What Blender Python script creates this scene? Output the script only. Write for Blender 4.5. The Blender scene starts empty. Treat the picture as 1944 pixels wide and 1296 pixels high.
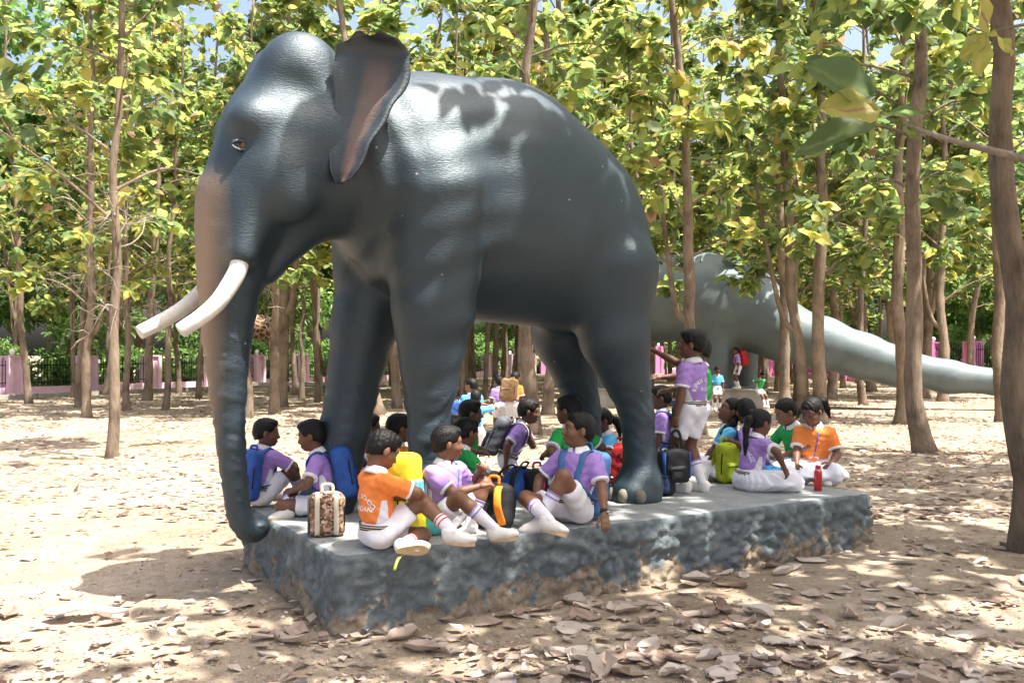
import bpy, bmesh, math, random
import numpy as np
from mathutils import Vector, Matrix, noise as mnoise
from mathutils.bvhtree import BVHTree

SC = bpy.context.scene
COL = SC.collection
# ---------------------------------------------------------------- camera, sky, sun, exposure
FPX, EYE, YH, CX = 1743.0, 1.65, 670.0, 972.0          # lens in photo pixels, eye height
cam = bpy.data.cameras.new('camera'); cam_o = bpy.data.objects.new('camera', cam); COL.objects.link(cam_o)
cam.sensor_width = 36.0; cam.lens = 36.0 * FPX / 1944.0
cam.clip_start = 0.05; cam.clip_end = 3000
cam.shift_y = (YH - 648.0) / 1944.0
cam_o.location = (0, 0, EYE); cam_o.rotation_euler = (math.radians(90), 0, 0)
SC.camera = cam_o
SUN = Vector((0.34, -0.16, 0.93)).normalized()
W = bpy.data.worlds.new('World'); SC.world = W; W.use_nodes = True
nt = W.node_tree
sky = nt.nodes.new('ShaderNodeTexSky'); sky.sky_type = 'NISHITA'; sky.sun_disc = False
sky.sun_elevation = math.asin(SUN.z); sky.sun_rotation = math.atan2(SUN.x, SUN.y)
sky.air_density = 1.0; sky.dust_density = 7.0; sky.ozone_density = 1.0
nt.links.new(sky.outputs[0], nt.nodes['Background'].inputs[0]); nt.nodes['Background'].inputs[1].default_value = 0.135
sl = bpy.data.lights.new('sun', 'SUN'); sl.energy = 5.0; sl.angle = math.radians(0.55); sl.color = (1.0, 0.95, 0.86)
so = bpy.data.objects.new('sun', sl); COL.objects.link(so); so.rotation_euler = SUN.to_track_quat('Z', 'Y').to_euler()
vs = SC.view_settings; vs.view_transform = 'Standard'; vs.look = 'None'; vs.gamma = 1.0; vs.exposure = 1.5
SC.cycles.use_denoising = True
SC.cycles.max_bounces = 5; SC.cycles.transparent_max_bounces = 6; SC.cycles.caustics_reflective = False; SC.cycles.caustics_refractive = False

# ---------------------------------------------------------------- small helpers
def at(px, py, D):
    'world point seen at a photo pixel, D metres away'
    return Vector(((px - CX) / FPX * D, D, EYE - (py - YH) / FPX * D))
def on_plane(px, py, z=0.0):
    D = (EYE - z) * FPX / (py - YH)
    return Vector(((px - CX) / FPX * D, D, z))
def tag(o, label=None, cat=None, group=None, kind=None):
    if label: o['label'] = label
    if cat: o['category'] = cat
    if group: o['group'] = group
    if kind: o['kind'] = kind
    return o
def empty(name, loc=(0, 0, 0), rz=0.0, label=None, cat=None, group=None):
    o = bpy.data.objects.new(name, None); COL.objects.link(o); o.empty_display_size = .1
    o.location = loc; o.rotation_euler = (0, 0, rz)
    return tag(o, label, cat, group)
def mesh_obj(name, verts, faces, mats, parent=None, smooth=True, fmat=None):
    me = bpy.data.meshes.new(name)
    me.from_pydata(verts.tolist() if hasattr(verts, 'tolist') else list(verts), [], faces.tolist() if hasattr(faces, 'tolist') else list(faces))
    for m in (mats if isinstance(mats, (list, tuple)) else [mats]): me.materials.append(m)
    if fmat is not None: me.polygons.foreach_set('material_index', np.asarray(fmat, dtype=np.int32))
    if smooth: me.polygons.foreach_set('use_smooth', np.ones(len(me.polygons), dtype=bool))
    me.update()
    o = bpy.data.objects.new(name, me); COL.objects.link(o)
    if parent: o.parent = parent
    return o
class MB:
    'collects vertices and faces of one mesh'
    def __init__(s): s.v = []; s.f = []; s.m = []
    def add(s, v, f, m=0):
        n = len(s.v); s.v += [tuple(p) for p in v]; s.f += [tuple(i + n for i in q) for q in f]; s.m += [m] * len(f); return s
    def box(s, c, h, m=0, rot=None):
        v = [Vector((x * h[0], y * h[1], z * h[2])) for z in (-1, 1) for y in (-1, 1) for x in (-1, 1)]
        if rot: v = [rot @ p for p in v]
        v = [p + Vector(c) for p in v]
        return s.add(v, [(0, 2, 3, 1), (4, 5, 7, 6), (0, 1, 5, 4), (2, 6, 7, 3), (0, 4, 6, 2), (1, 3, 7, 5)], m)
    def tube(s, pts, rad, n=8, m=0, cap=True, flat=None):
        pts = [Vector(p) for p in pts]; k = len(pts)
        if not hasattr(rad, '__len__'): rad = [rad] * k
        t0 = (pts[1] - pts[0]).normalized(); ref = Vector((0, 0, 1)) if abs(t0.z) < .9 else Vector((1, 0, 0))
        if flat is not None: ref = Vector(flat)
        v = []; f = []
        for i, p in enumerate(pts):
            t = (pts[min(i + 1, k - 1)] - pts[max(i - 1, 0)]).normalized()
            a = (ref - t * ref.dot(t)).normalized(); b = t.cross(a); ref = a
            for j in range(n):
                w = 2 * math.pi * j / n
                r = rad[i]
                ra, rb = (r if not hasattr(r, '__len__') else r[0]), (r if not hasattr(r, '__len__') else r[1])
                v.append(p + a * (math.cos(w) * ra) + b * (math.sin(w) * rb))
        for i in range(k - 1):
            for j in range(n):
                f.append((i * n + j, i * n + (j + 1) % n, (i + 1) * n + (j + 1) % n, (i + 1) * n + j))
        if cap: f.append(tuple(range(n - 1, -1, -1))); f.append(tuple(range((k - 1) * n, k * n)))
        return s.add(v, f, m)
    def lathe(s, prof, n=20, m=0, c=(0, 0, 0)):
        v = []; f = []; c = Vector(c)
        for r, z in prof:
            for j in range(n): w = 2 * math.pi * j / n; v.append(c + Vector((r * math.cos(w), r * math.sin(w), z)))
        for i in range(len(prof) - 1):
            for j in range(n): f.append((i * n + j, i * n + (j + 1) % n, (i + 1) * n + (j + 1) % n, (i + 1) * n + j))
        f.append(tuple(range(n - 1, -1, -1))); f.append(tuple(range((len(prof) - 1) * n, len(prof) * n)))
        return s.add(v, f, m)
    def build(s, name, mats, parent=None, smooth=True):
        return mesh_obj(name, s.v, s.f, mats, parent, smooth, s.m)
def spline(pts, n):
    'Catmull-Rom through points'
    P = [np.array(p, float) for p in pts]; P = [2 * P[0] - P[1]] + P + [2 * P[-1] - P[-2]]; out = []
    for i in range(1, len(P) - 2):
        for k in range(n):
            t = k / n
            out.append(.5 * ((2 * P[i]) + (-P[i - 1] + P[i + 1]) * t + (2 * P[i - 1] - 5 * P[i] + 4 * P[i + 1] - P[i + 2]) * t * t + (-P[i - 1] + 3 * P[i] - 3 * P[i + 1] + P[i + 2]) * t ** 3))
    out.append(P[-2]); return out

# ---------------------------------------------------------------- signed-distance sculpting (smooth unions, then surface nets)
def unit(v): v = np.asarray(v, float); return v / (np.linalg.norm(v) + 1e-12)
class Sculpt:
    def __init__(s): s.p = []
    def cone(s, a, b, ra, rb, k=.03, op=1):
        a = np.array(a, float); b = np.array(b, float); r = max(ra, rb)
        s.p.append(('c', a, b, ra, rb, k, op, np.minimum(a, b) - r, np.maximum(a, b) + r)); return s
    def chain(s, pts, rad, k=.03):
        for i in range(len(pts) - 1): s.cone(pts[i], pts[i + 1], rad[i], rad[i + 1], k)
        return s
    def ell(s, c, r, k=.03, op=1, R=None):
        c = np.array(c, float); r = np.array(r, float); m = r.max() if R is not None else r
        s.p.append(('e', c, r, R, 0, k, op, c - m, c + m)); return s
    def rbox(s, c, h, rr, k=.02, op=1, R=None):
        c = np.array(c, float); h = np.array(h, float); m = np.linalg.norm(h) if R is not None else h
        s.p.append(('b', c, h, R, rr, k, op, c - m, c + m)); return s
    def mesh(s, h, noise=None, smooth=2):
        add = [q for q in s.p if q[6] > 0]
        lo = np.min([q[7] for q in add], 0) - 3 * h; hi = np.max([q[8] for q in add], 0) + 3 * h
        n = np.ceil((hi - lo) / h).astype(int) + 1
        ax = [lo[i] + h * np.arange(n[i]) for i in range(3)]
        F = np.full(n, 9.0)
        for q in s.p:
            k = q[5]; pad = k + 3 * h
            i0 = np.clip(np.floor((q[7] - pad - lo) / h).astype(int), 0, n - 1); i1 = np.clip(np.ceil((q[8] + pad - lo) / h).astype(int) + 1, 1, n)
            sl = tuple(slice(i0[i], i1[i]) for i in range(3))
            X = ax[0][sl[0]][:, None, None]; Y = ax[1][sl[1]][None, :, None]; Z = ax[2][sl[2]][None, None, :]
            if q[0] == 'c':
                a, b, ra, rb = q[1:5]; d = b - a; L = max(d @ d, 1e-9)
                t = np.clip(((X - a[0]) * d[0] + (Y - a[1]) * d[1] + (Z - a[2]) * d[2]) / L, 0, 1)
                D = np.sqrt((X - a[0] - t * d[0]) ** 2 + (Y - a[1] - t * d[1]) ** 2 + (Z - a[2] - t * d[2]) ** 2) - (ra + (rb - ra) * t)
            else:
                c, r, R = q[1:4]; x, y, z = X - c[0], Y - c[1], Z - c[2]
                if R is not None:
                    R = np.asarray(R)
                    x, y, z = R[0, 0] * x + R[1, 0] * y + R[2, 0] * z, R[0, 1] * x + R[1, 1] * y + R[2, 1] * z, R[0, 2] * x + R[1, 2] * y + R[2, 2] * z
                if q[0] == 'e':
                    k0 = np.sqrt((x / r[0]) ** 2 + (y / r[1]) ** 2 + (z / r[2]) ** 2); k1 = np.sqrt((x / r[0] ** 2) ** 2 + (y / r[1] ** 2) ** 2 + (z / r[2] ** 2) ** 2)
                    D = k0 * (k0 - 1) / (k1 + 1e-9)
                else:
                    rr = q[4]; ex, ey, ez = np.abs(x) - r[0] + rr, np.abs(y) - r[1] + rr, np.abs(z) - r[2] + rr
                    D = np.sqrt(np.maximum(ex, 0) ** 2 + np.maximum(ey, 0) ** 2 + np.maximum(ez, 0) ** 2) + np.minimum(np.maximum(ex, np.maximum(ey, ez)), 0) - rr
            f = F[sl]
            if q[6] > 0:
                g = np.maximum(k - np.abs(f - D), 0) / k; F[sl] = np.minimum(f, D) - g * g * k * .25
            else:
                D = -D; g = np.maximum(k - np.abs(f - D), 0) / k; F[sl] = np.maximum(f, D) + g * g * k * .25
        if noise is not None: F = F + noise(ax[0][:, None, None], ax[1][None, :, None], ax[2][None, None, :])
        return surfnet(F, lo, h, smooth)
E8 = [(0, 0, 0), (1, 0, 0), (0, 1, 0), (1, 1, 0), (0, 0, 1), (1, 0, 1), (0, 1, 1), (1, 1, 1)]
def surfnet(F, lo, h, smooth=2):
    B = F < 0; n = np.array(F.shape) - 1
    cnt = np.zeros(n, np.int8)
    for e in E8: cnt += B[e[0]:e[0] + n[0], e[1]:e[1] + n[1], e[2]:e[2] + n[2]]
    I = np.argwhere((cnt > 0) & (cnt < 8)); M = len(I)
    idx = np.full(n, -1, np.int32); idx[I[:, 0], I[:, 1], I[:, 2]] = np.arange(M)
    C = np.stack([F[I[:, 0] + e[0], I[:, 1] + e[1], I[:, 2] + e[2]] for e in E8], 1)
    acc = np.zeros((M, 3)); num = np.zeros(M)
    for a in range(8):
        for b in range(a + 1, 8):
            da = np.array(E8[b]) - np.array(E8[a])
            if np.abs(da).sum() != 1: continue
            fa, fb = C[:, a], C[:, b]; m = (fa < 0) != (fb < 0)
            t = np.where(m, fa / np.where(m, fa - fb, 1), 0)
            acc += np.where(m[:, None], np.array(E8[a])[None] + t[:, None] * da[None], 0); num += m
    V = lo + h * (I + acc / num[:, None])
    Q = []
    for ax in range(3):
        u, w = (ax + 1) % 3, (ax + 2) % 3
        s0 = [slice(None)] * 3; s1 = [slice(None)] * 3; s0[ax] = slice(0, -1); s1[ax] = slice(1, None)
        ch = np.argwhere(B[tuple(s0)] != B[tuple(s1)])
        ch = ch[(ch[:, u] > 0) & (ch[:, w] > 0) & (ch[:, u] < F.shape[u] - 1) & (ch[:, w] < F.shape[w] - 1)]
        if not len(ch): continue
        def cell(du, dw):
            c = ch.copy(); c[:, u] += du; c[:, w] += dw; return idx[c[:, 0], c[:, 1], c[:, 2]]
        q = np.stack([cell(-1, -1), cell(0, -1), cell(0, 0), cell(-1, 0)], 1)
        ins = B[ch[:, 0], ch[:, 1], ch[:, 2]]
        Q.append(np.where(ins[:, None], q, q[:, ::-1]))
    Q = np.concatenate(Q)
    for _ in range(smooth):
        A = np.zeros_like(V); N = np.zeros(len(V))
        for i in range(4):
            a, b = Q[:, i], Q[:, (i + 1) % 4]
            for c in range(3): A[:, c] += np.bincount(a, V[b, c], len(V)) + np.bincount(b, V[a, c], len(V))
            N += np.bincount(a, minlength=len(V)) + np.bincount(b, minlength=len(V))
        V = .5 * V + .5 * A / N[:, None]
    return V, Q
def merge(parts):
    V = []; Q = []; n = 0
    for v, q in parts: V.append(v); Q.append(q + n); n += len(v)
    return np.concatenate(V), np.concatenate(Q)

# ---------------------------------------------------------------- materials
MATS = {}
def new_mat(name):
    m = bpy.data.materials.new(name); m.use_nodes = True; MATS[name] = m
    return m, m.node_tree, m.node_tree.nodes['Principled BSDF']
def N(t, typ, **kw):
    n = t.nodes.new(typ)
    for k, v in kw.items():
        if k in n.inputs: n.inputs[k].default_value = v
        else: setattr(n, k, v)
    return n
def ramp(t, fac, stops):
    r = t.nodes.new('ShaderNodeValToRGB'); e = r.color_ramp.elements
    while len(e) < len(stops): e.new(.5)
    for i, (p, c) in enumerate(stops): e[i].position = p; e[i].color = (*c, 1)
    t.links.new(fac, r.inputs[0]); return r
def simple(name, col, rough=.7, var=.12, scale=12.0, bump=0.0, bscale=80.0, spec=.3, coords='Object', metal=0.0, stretch=None):
    m, t, p = new_mat(name)
    tc = N(t, 'ShaderNodeTexCoord'); src = tc.outputs[coords]
    if stretch:
        mp = N(t, 'ShaderNodeMapping'); mp.inputs['Scale'].default_value = stretch; t.links.new(src, mp.inputs[0]); src = mp.outputs[0]
    n = N(t, 'ShaderNodeTexNoise', Scale=scale, Detail=5.0); t.links.new(src, n.inputs['Vector'])
    r = ramp(t, n.outputs[0], [(.3, tuple(c * (1 - var) for c in col)), (.7, tuple(min(1, c * (1 + var)) for c in col))])
    t.links.new(r.outputs[0], p.inputs['Base Color']); p.inputs['Roughness'].default_value = rough
    p.inputs['Specular IOR Level'].default_value = spec; p.inputs['Metallic'].default_value = metal
    if bump:
        n2 = N(t, 'ShaderNodeTexNoise', Scale=bscale, Detail=4.0); t.links.new(src, n2.inputs['Vector'])
        b = N(t, 'ShaderNodeBump', Strength=bump, Distance=.01); t.links.new(n2.outputs[0], b.inputs['Height']); t.links.new(b.outputs[0], p.inputs['Normal'])
    return m
def cloth(name, col, var=.1):
    return simple(name, col, .85, var, 9, .75, 17, .2)
def leaf_mat(name, stops, trans=.42, rough=.5):
    m, t, p = new_mat(name)
    a = N(t, 'ShaderNodeAttribute', attribute_name='rnd')
    oi = N(t, 'ShaderNodeObjectInfo'); ma = N(t, 'ShaderNodeMath', operation='MULTIPLY_ADD'); ma.inputs[1].default_value = .16; t.links.new(oi.outputs['Random'], ma.inputs[0]); t.links.new(a.outputs['Fac'], ma.inputs[2])
    r = ramp(t, ma.outputs[0], stops)
    p.inputs['Roughness'].default_value = rough; p.inputs['Specular IOR Level'].default_value = .35
    t.links.new(r.outputs[0], p.inputs['Base Color'])
    tr = N(t, 'ShaderNodeBsdfTranslucent'); hs = N(t, 'ShaderNodeHueSaturation'); hs.inputs['Saturation'].default_value = 1.02; hs.inputs['Value'].default_value = 2.0
    t.links.new(r.outputs[0], hs.inputs['Color']); t.links.new(hs.outputs[0], tr.inputs[0])
    mx = N(t, 'ShaderNodeMixShader'); mx.inputs[0].default_value = trans
    t.links.new(p.outputs[0], mx.inputs[1]); t.links.new(tr.outputs[0], mx.inputs[2])
    t.links.new(mx.outputs[0], t.nodes['Material Output'].inputs[0])
    return m

M_teak = leaf_mat('teak_leaf', [(.0, (.055, .092, .045)), (.3, (.105, .155, .058)), (.55, (.195, .24, .07)), (.78, (.35, .34, .09)), (.92, (.42, .33, .11)), (1.0, (.26, .15, .10))], .56)
M_bushleaf = leaf_mat('bush_leaf', [(.0, (.05, .095, .035)), (.4, (.10, .18, .05)), (.75, (.17, .27, .075)), (1.0, (.28, .36, .12))], .5)
M_dry = leaf_mat('dry_leaf', [(.0, (.14, .085, .065)), (.25, (.26, .18, .14)), (.55, (.38, .30, .25)), (.85, (.48, .41, .36)), (1.0, (.55, .49, .43))], .12, .75)
def bark_mat(name, c0, c1):
    m, t, p = new_mat(name)
    tc = N(t, 'ShaderNodeTexCoord'); mp = N(t, 'ShaderNodeMapping'); mp.inputs['Scale'].default_value = (1, 1, .24); t.links.new(tc.outputs['Object'], mp.inputs[0])
    n = N(t, 'ShaderNodeTexNoise', Scale=21.0, Detail=10.0, Roughness=.75); t.links.new(mp.outputs[0], n.inputs['Vector'])
    n3 = N(t, 'ShaderNodeTexNoise', Scale=2.3, Detail=4.0); t.links.new(tc.outputs['Object'], n3.inputs['Vector'])
    mixv = N(t, 'ShaderNodeMath', operation='MULTIPLY_ADD'); mixv.inputs[1].default_value = .6; t.links.new(n3.outputs[0], mixv.inputs[0])
    h = N(t, 'ShaderNodeMath', operation='MULTIPLY'); h.inputs[1].default_value = .5; t.links.new(n.outputs[0], h.inputs[0]); t.links.new(h.outputs[0], mixv.inputs[2])
    r = ramp(t, mixv.outputs[0], [(.36, c0), (.5, tuple(.5 * (a + b) for a, b in zip(c0, c1))), (.64, c1)])
    t.links.new(r.outputs[0], p.inputs['Base Color']); p.inputs['Roughness'].default_value = .9; p.inputs['Specular IOR Level'].default_value = .15
    b = N(t, 'ShaderNodeBump', Strength=1.0, Distance=.06); t.links.new(n.outputs[0], b.inputs['Height']); t.links.new(b.outputs[0], p.inputs['Normal'])
    return m
M_bark = bark_mat('teak_bark', (.09, .066, .047), (.33, .255, .19))
M_twig = bark_mat('pale_twig', (.22, .18, .14), (.46, .40, .33))
M_palmbark = bark_mat('palm_bark', (.22, .2, .18), (.42, .39, .35))
# ---------------------------------------------------------------- the ground
def ground_h(x, y):
    v = Vector((x * .35, y * .35, 3.1)); h = .05 * mnoise.noise(v) + .02 * mnoise.noise(v * 4.1) + .008 * mnoise.noise(v * 15)
    return h - .02
xs = np.sinh(np.linspace(-5.2, 5.2, 190)) * 6.2; ys = np.concatenate([np.linspace(-30, 3.2, 14), 3.4 + np.sinh(np.linspace(0, 5.4, 190)) * 4.6])
gv = [(x, y, ground_h(x, y) if -40 < x < 40 and y < 60 else -.02) for y in ys for x in xs]
nx = len(xs); gf = [(j * nx + i, j * nx + i + 1, (j + 1) * nx + i + 1, (j + 1) * nx + i) for j in range(len(ys) - 1) for i in range(nx - 1)]
def ground_mat():
    m, t, p = new_mat('dirt')
    tc = N(t, 'ShaderNodeTexCoord'); o = tc.outputs['Object']
    a = N(t, 'ShaderNodeTexNoise', Scale=.55, Detail=6.0, Roughness=.6); b = N(t, 'ShaderNodeTexNoise', Scale=7.0, Detail=8.0, Roughness=.7)
    c = N(t, 'ShaderNodeTexVoronoi', Scale=42.0); d = N(t, 'ShaderNodeTexNoise', Scale=120.0, Detail=3.0)
    for q in (a, b, c, d): t.links.new(o, q.inputs['Vector'])
    r1 = ramp(t, a.outputs[0], [(.35, (.25, .195, .14)), (.55, (.38, .31, .235)), (.75, (.45, .385, .31))])
    r2 = ramp(t, b.outputs[0], [(.3, (.58, .55, .52)), (.6, (1, 1, 1))])
    mx = N(t, 'ShaderNodeMix', data_type='RGBA', blend_type='MULTIPLY'); mx.inputs[0].default_value = .8
    t.links.new(r1.outputs[0], mx.inputs[6]); t.links.new(r2.outputs[0], mx.inputs[7])
    # small pale chips of broken leaf and grit
    r3 = ramp(t, c.outputs['Color'], [(.78, (0, 0, 0)), (.82, (1, 1, 1))])
    r4 = ramp(t, c.outputs['Distance'], [(.25, (1, 1, 1)), (.4, (0, 0, 0))])
    mm = N(t, 'ShaderNodeMath', operation='MULTIPLY'); t.links.new(r3.outputs[0], mm.inputs[0]); t.links.new(r4.outputs[0], mm.inputs[1])
    m2 = N(t, 'ShaderNodeMix', data_type='RGBA'); t.links.new(mm.outputs[0], m2.inputs[0]); t.links.new(mx.outputs[2], m2.inputs[6]); m2.inputs[7].default_value = (.46, .4, .34, 1)
    t.links.new(m2.outputs[2], p.inputs['Base Color']); p.inputs['Roughness'].default_value = .95; p.inputs['Specular IOR Level'].default_value = .1
    ad = N(t, 'ShaderNodeMath', operation='ADD'); t.links.new(b.outputs[0], ad.inputs[0]); t.links.new(d.outputs[0], ad.inputs[1])
    bp = N(t, 'ShaderNodeBump', Strength=.8, Distance=.02); t.links.new(ad.outputs[0], bp.inputs['Height']); t.links.new(bp.outputs[0], p.inputs['Normal'])
    return m
g = mesh_obj('ground', gv, gf, ground_mat()); tag(g, kind='structure')

# ---------------------------------------------------------------- the plinth the elephant stands on
PA = math.atan2(.514, .858)                      # its long axis
P0 = Vector((-1.024, 5.375, 0)); BX = Vector((math.cos(PA), math.sin(PA), 0)); BD = Vector((-math.sin(PA), math.cos(PA), 0))
PL, PW, PH = 4.78, 2.12, .46
def pw(s, t, z=PH): return P0 + BX * s + BD * t + Vector((0, 0, z))
def plinth_mat():
    m, t, p = new_mat('painted_plaster')
    tc = N(t, 'ShaderNodeTexCoord'); o = tc.outputs['Object']; sx = N(t, 'ShaderNodeSeparateXYZ'); t.links.new(o, sx.inputs[0])
    a = N(t, 'ShaderNodeTexNoise', Scale=4.2, Detail=10.0, Roughness=.72); b = N(t, 'ShaderNodeTexNoise', Scale=22.0, Detail=6.0, Roughness=.7); c = N(t, 'ShaderNodeTexNoise', Scale=9.0, Detail=6.0)
    for q in (a, b, c): t.links.new(o, q.inputs['Vector'])
    paint = ramp(t, c.outputs[0], [(.3, (.085, .105, .115)), (.6, (.15, .175, .185)), (.8, (.26, .275, .28))])
    raw = ramp(t, b.outputs[0], [(.3, (.17, .13, .09)), (.6, (.29, .235, .175)), (.8, (.37, .325, .27))])
    # worn lower down, paint kept near the rim
    k = N(t, 'ShaderNodeMath', operation='MULTIPLY_ADD'); k.inputs[1].default_value = 1.25; k.inputs[2].default_value = -.19; t.links.new(sx.outputs[2], k.inputs[0])
    k2 = N(t, 'ShaderNodeMath', operation='MULTIPLY_ADD'); k2.inputs[1].default_value = 2.0; t.links.new(a.outputs[0], k2.inputs[0]); t.links.new(k.outputs[0], k2.inputs[2])
    w = ramp(t, k2.outputs[0], [(.9, (0, 0, 0)), (.94, (1, 1, 1))])
    mx = N(t, 'ShaderNodeMix', data_type='RGBA'); t.links.new(w.outputs[0], mx.inputs[0]); t.links.new(raw.outputs[0], mx.inputs[6]); t.links.new(paint.outputs[0], mx.inputs[7])
    # trodden top: paler cement
    top = ramp(t, a.outputs[0], [(.3, (.2, .215, .22)), (.7, (.36, .365, .36))])
    tz = N(t, 'ShaderNodeMath', operation='GREATER_THAN'); tz.inputs[1].default_value = .453; t.links.new(sx.outputs[2], tz.inputs[0])
    m2 = N(t, 'ShaderNodeMix', data_type='RGBA'); t.links.new(tz.outputs[0], m2.inputs[0]); t.links.new(mx.outputs[2], m2.inputs[6]); t.links.new(top.outputs[0], m2.inputs[7])
    t.links.new(m2.outputs[2], p.inputs['Base Color']); p.inputs['Roughness'].default_value = .85; p.inputs['Specular IOR Level'].default_value = .25
    bp = N(t, 'ShaderNodeBump', Strength=.9, Distance=.02); t.links.new(b.outputs[0], bp.inputs['Height']); t.links.new(bp.outputs[0], p.inputs['Normal'])
    return m
def make_plinth():
    bm = bmesh.new(); st = .017
    per = []                                              # perimeter with rounded corners
    rc = .07
    for (cx, cy, a0) in ((rc, rc, 180), (PL - rc, rc, 270), (PL - rc, PW - rc, 0), (rc, PW - rc, 90)):
        for i in range(6):
            a = math.radians(a0 + 18 * i); per.append(Vector((cx + rc * math.cos(a), cy + rc * math.sin(a), 0)))
    dense = []
    for i, p in enumerate(per):
        q = per[(i + 1) % len(per)]; n = max(1, int((q - p).length / st))
        for j in range(n): dense.append(p.lerp(q, j / n))
    np_ = len(dense); nrm = []
    for i in range(np_):
        d = (dense[(i + 1) % np_] - dense[i - 1]).normalized(); nrm.append(Vector((d.y, -d.x, 0)))
    rows = []
    zs = [-.25, -.12] + [-.02 + i * .0171 for i in range(26)] + [.425, .441, .452]
    for z in zs:
        r = []
        for i, p in enumerate(dense):
            v = Vector((p.x, p.y, z * 1.15)); edge = max(0, 1 - max(0, z - .36) / .1)
            wv = mnoise.noise_vector(v * 4) * .25; vd = mnoise.voronoi(Vector((p.x * 8.5, p.y * 8.5, z * 9.5)) + wv * 2)[0]; lump = min(.42, (vd[1] - vd[0]) * 1.3) - .1
            rough = .75 + .6 * mnoise.noise(Vector((p.x * .9, p.y * .9, 5)))
            if p.y < .3: rough *= .4 + .8 * min(1, max(0, (p.x - .7) / 1.2))
            else: rough *= .45
            o = (.085 * rough * lump + .035 * mnoise.noise(v * 3.1) + .022 * mnoise.noise(v * 12) + .014 * mnoise.noise(v * 27)) * (.35 + .65 * edge) + .035 * max(0, .2 - z) 
            if z > .43: o -= {.441: .008, .452: .02}.get(round(z, 3), .002)
            r.append(bm.verts.new(p + nrm[i] * o + Vector((0, 0, z))))
        rows.append(r)
    for a, b in zip(rows, rows[1:]):
        for i in range(np_): bm.faces.new((a[i], a[(i + 1) % np_], b[(i + 1) % np_], b[i]))
    last = rows[-1]
    for k, (sc, z) in enumerate(((.985, .458), (.9, .46), (.5, .46))):
        r = [bm.verts.new(Vector((PL / 2 + (p.co.x - PL / 2) * (1 - .035 * (k == 0) / 2 if k == 0 else sc), PW / 2 + (p.co.y - PW / 2) * (1 - .035 if k == 0 else sc), z))) for p in rows[-1]]
        for i in range(np_): bm.faces.new((last[i], last[(i + 1) % np_], r[(i + 1) % np_], r[i]))
        last = r
    bm.faces.new(last)
    me = bpy.data.meshes.new('plinth'); bm.to_mesh(me); bm.free(); me.materials.append(plinth_mat())
    me.polygons.foreach_set('use_smooth', np.ones(len(me.polygons), dtype=bool))
    o = bpy.data.objects.new('stone_plinth', me); COL.objects.link(o); o.location = P0; o.rotation_euler = (0, 0, PA)
    return tag(o, 'low blue grey plastered rubble plinth under the elephant statue', 'plinth')
make_plinth()

# ---------------------------------------------------------------- fence, kerb, bench slab, wires
M_pink = simple('pink_paint', (.75, .27, .55), .7, .1, 3, .2, 40)
M_palepink = simple('pale_pink_paint', (.76, .52, .65), .7, .08, 3, .2, 40)
M_white = simple('white_paint', (.75, .75, .73), .6, .05)
M_iron = simple('black_iron', (.015, .015, .017), .5, .1)
M_cem = simple('cement', (.34, .32, .29), .9, .2, 4, .5, 30)
def fence(path, step, hp, mat, label, skip=0):
    root = empty('pillar_fence', path[0], 0, label, 'fence'); inv = Vector(path[0])
    pil = None; cap = None; bars = MB(); wall = MB(); rails = MB()
    pts = []
    for a, b in zip(path, path[1:]):
        a, b = Vector(a), Vector(b); n = max(1, round((b - a).length / step))
        pts += [a.lerp(b, i / n) for i in range(n)]
    pts.append(Vector(path[-1]))
    for i, p in enumerate(pts):
        if pil is None:
            w = .33; m = MB().box((0, 0, hp / 2), (w * .78, w * .78, hp / 2))
            for sx in (-1, 1):
                for sy in (-1, 1): m.box((sx * w * .72, sy * w * .72, hp / 2 - .015), (w * .28, w * .28, hp / 2 - .015))
            m.box((0, 0, hp - .03), (w * 1.0, w * 1.0, .026))
            pil = m.build('pillar', mat, root, False); c = MB().lathe([(.02, 0), (.09, .01), (.06, .05), (.1, .1), (.115, .16), (.09, .22), (.03, .26)], 12).build('cap_ball', M_white, pil); c.location = (0, 0, hp - .004); q = pil
        else:
            q = pil.copy(); COL.objects.link(q); q.parent = root; c2 = c.copy(); COL.objects.link(c2); c2.parent = q
        nx_ = pts[min(i + 1, len(pts) - 1)] - pts[max(i - 1, 0)]
        q.location = p - inv; q.rotation_euler = (0, 0, math.atan2(nx_.y, nx_.x))
    for a, b in zip(pts, pts[1:]):
        d = (b - a); L = d.length; d.normalize(); R = Matrix.Rotation(math.atan2(d.y, d.x), 3, 'Z'); mid = (a + b) / 2 - inv
        wall.box(mid + Vector((0, 0, .1)), (L / 2 - .2, .1, .2), 0, R)
        for z in (.48, hp - .38): rails.box(mid + Vector((0, 0, z)), (L / 2 - .16, .02, .02), 0, R)
        nb = int(L / .13)
        for j in range(1, nb):
            p = a.lerp(b, j / nb) - inv; hh = hp - .18 + (.06 if j % 2 else 0)
            bars.box(p + Vector((0, 0, (hh + .36) / 2)), (.011, .011, (hh - .36) / 2), 0, R)
    wall.build('base_wall', mat, root, False); rails.build('rails', M_iron, root, False); bars.build('bars', M_iron, root, False)['kind'] = 'stuff'
    return root
fence([(-24.4, 27.7, 0), (-19.6, 36, 0), (-11.5, 50, 0), (1.46, 72.4, 0)], 3.23, 1.55, M_palepink, 'pale pink pillar fence with black iron bars beyond the grove, left of the elephant')
fence([(2.6, 73.5, 0), (18.2, 76, 0), (20.6, 49, 0), (21.6, 43, 0), (22.8, 34, 0)], 3.1, 2.2, M_pink, 'bright pink pillar fence with white ball caps behind the long tailed dinosaur')
kb = MB()
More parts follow.
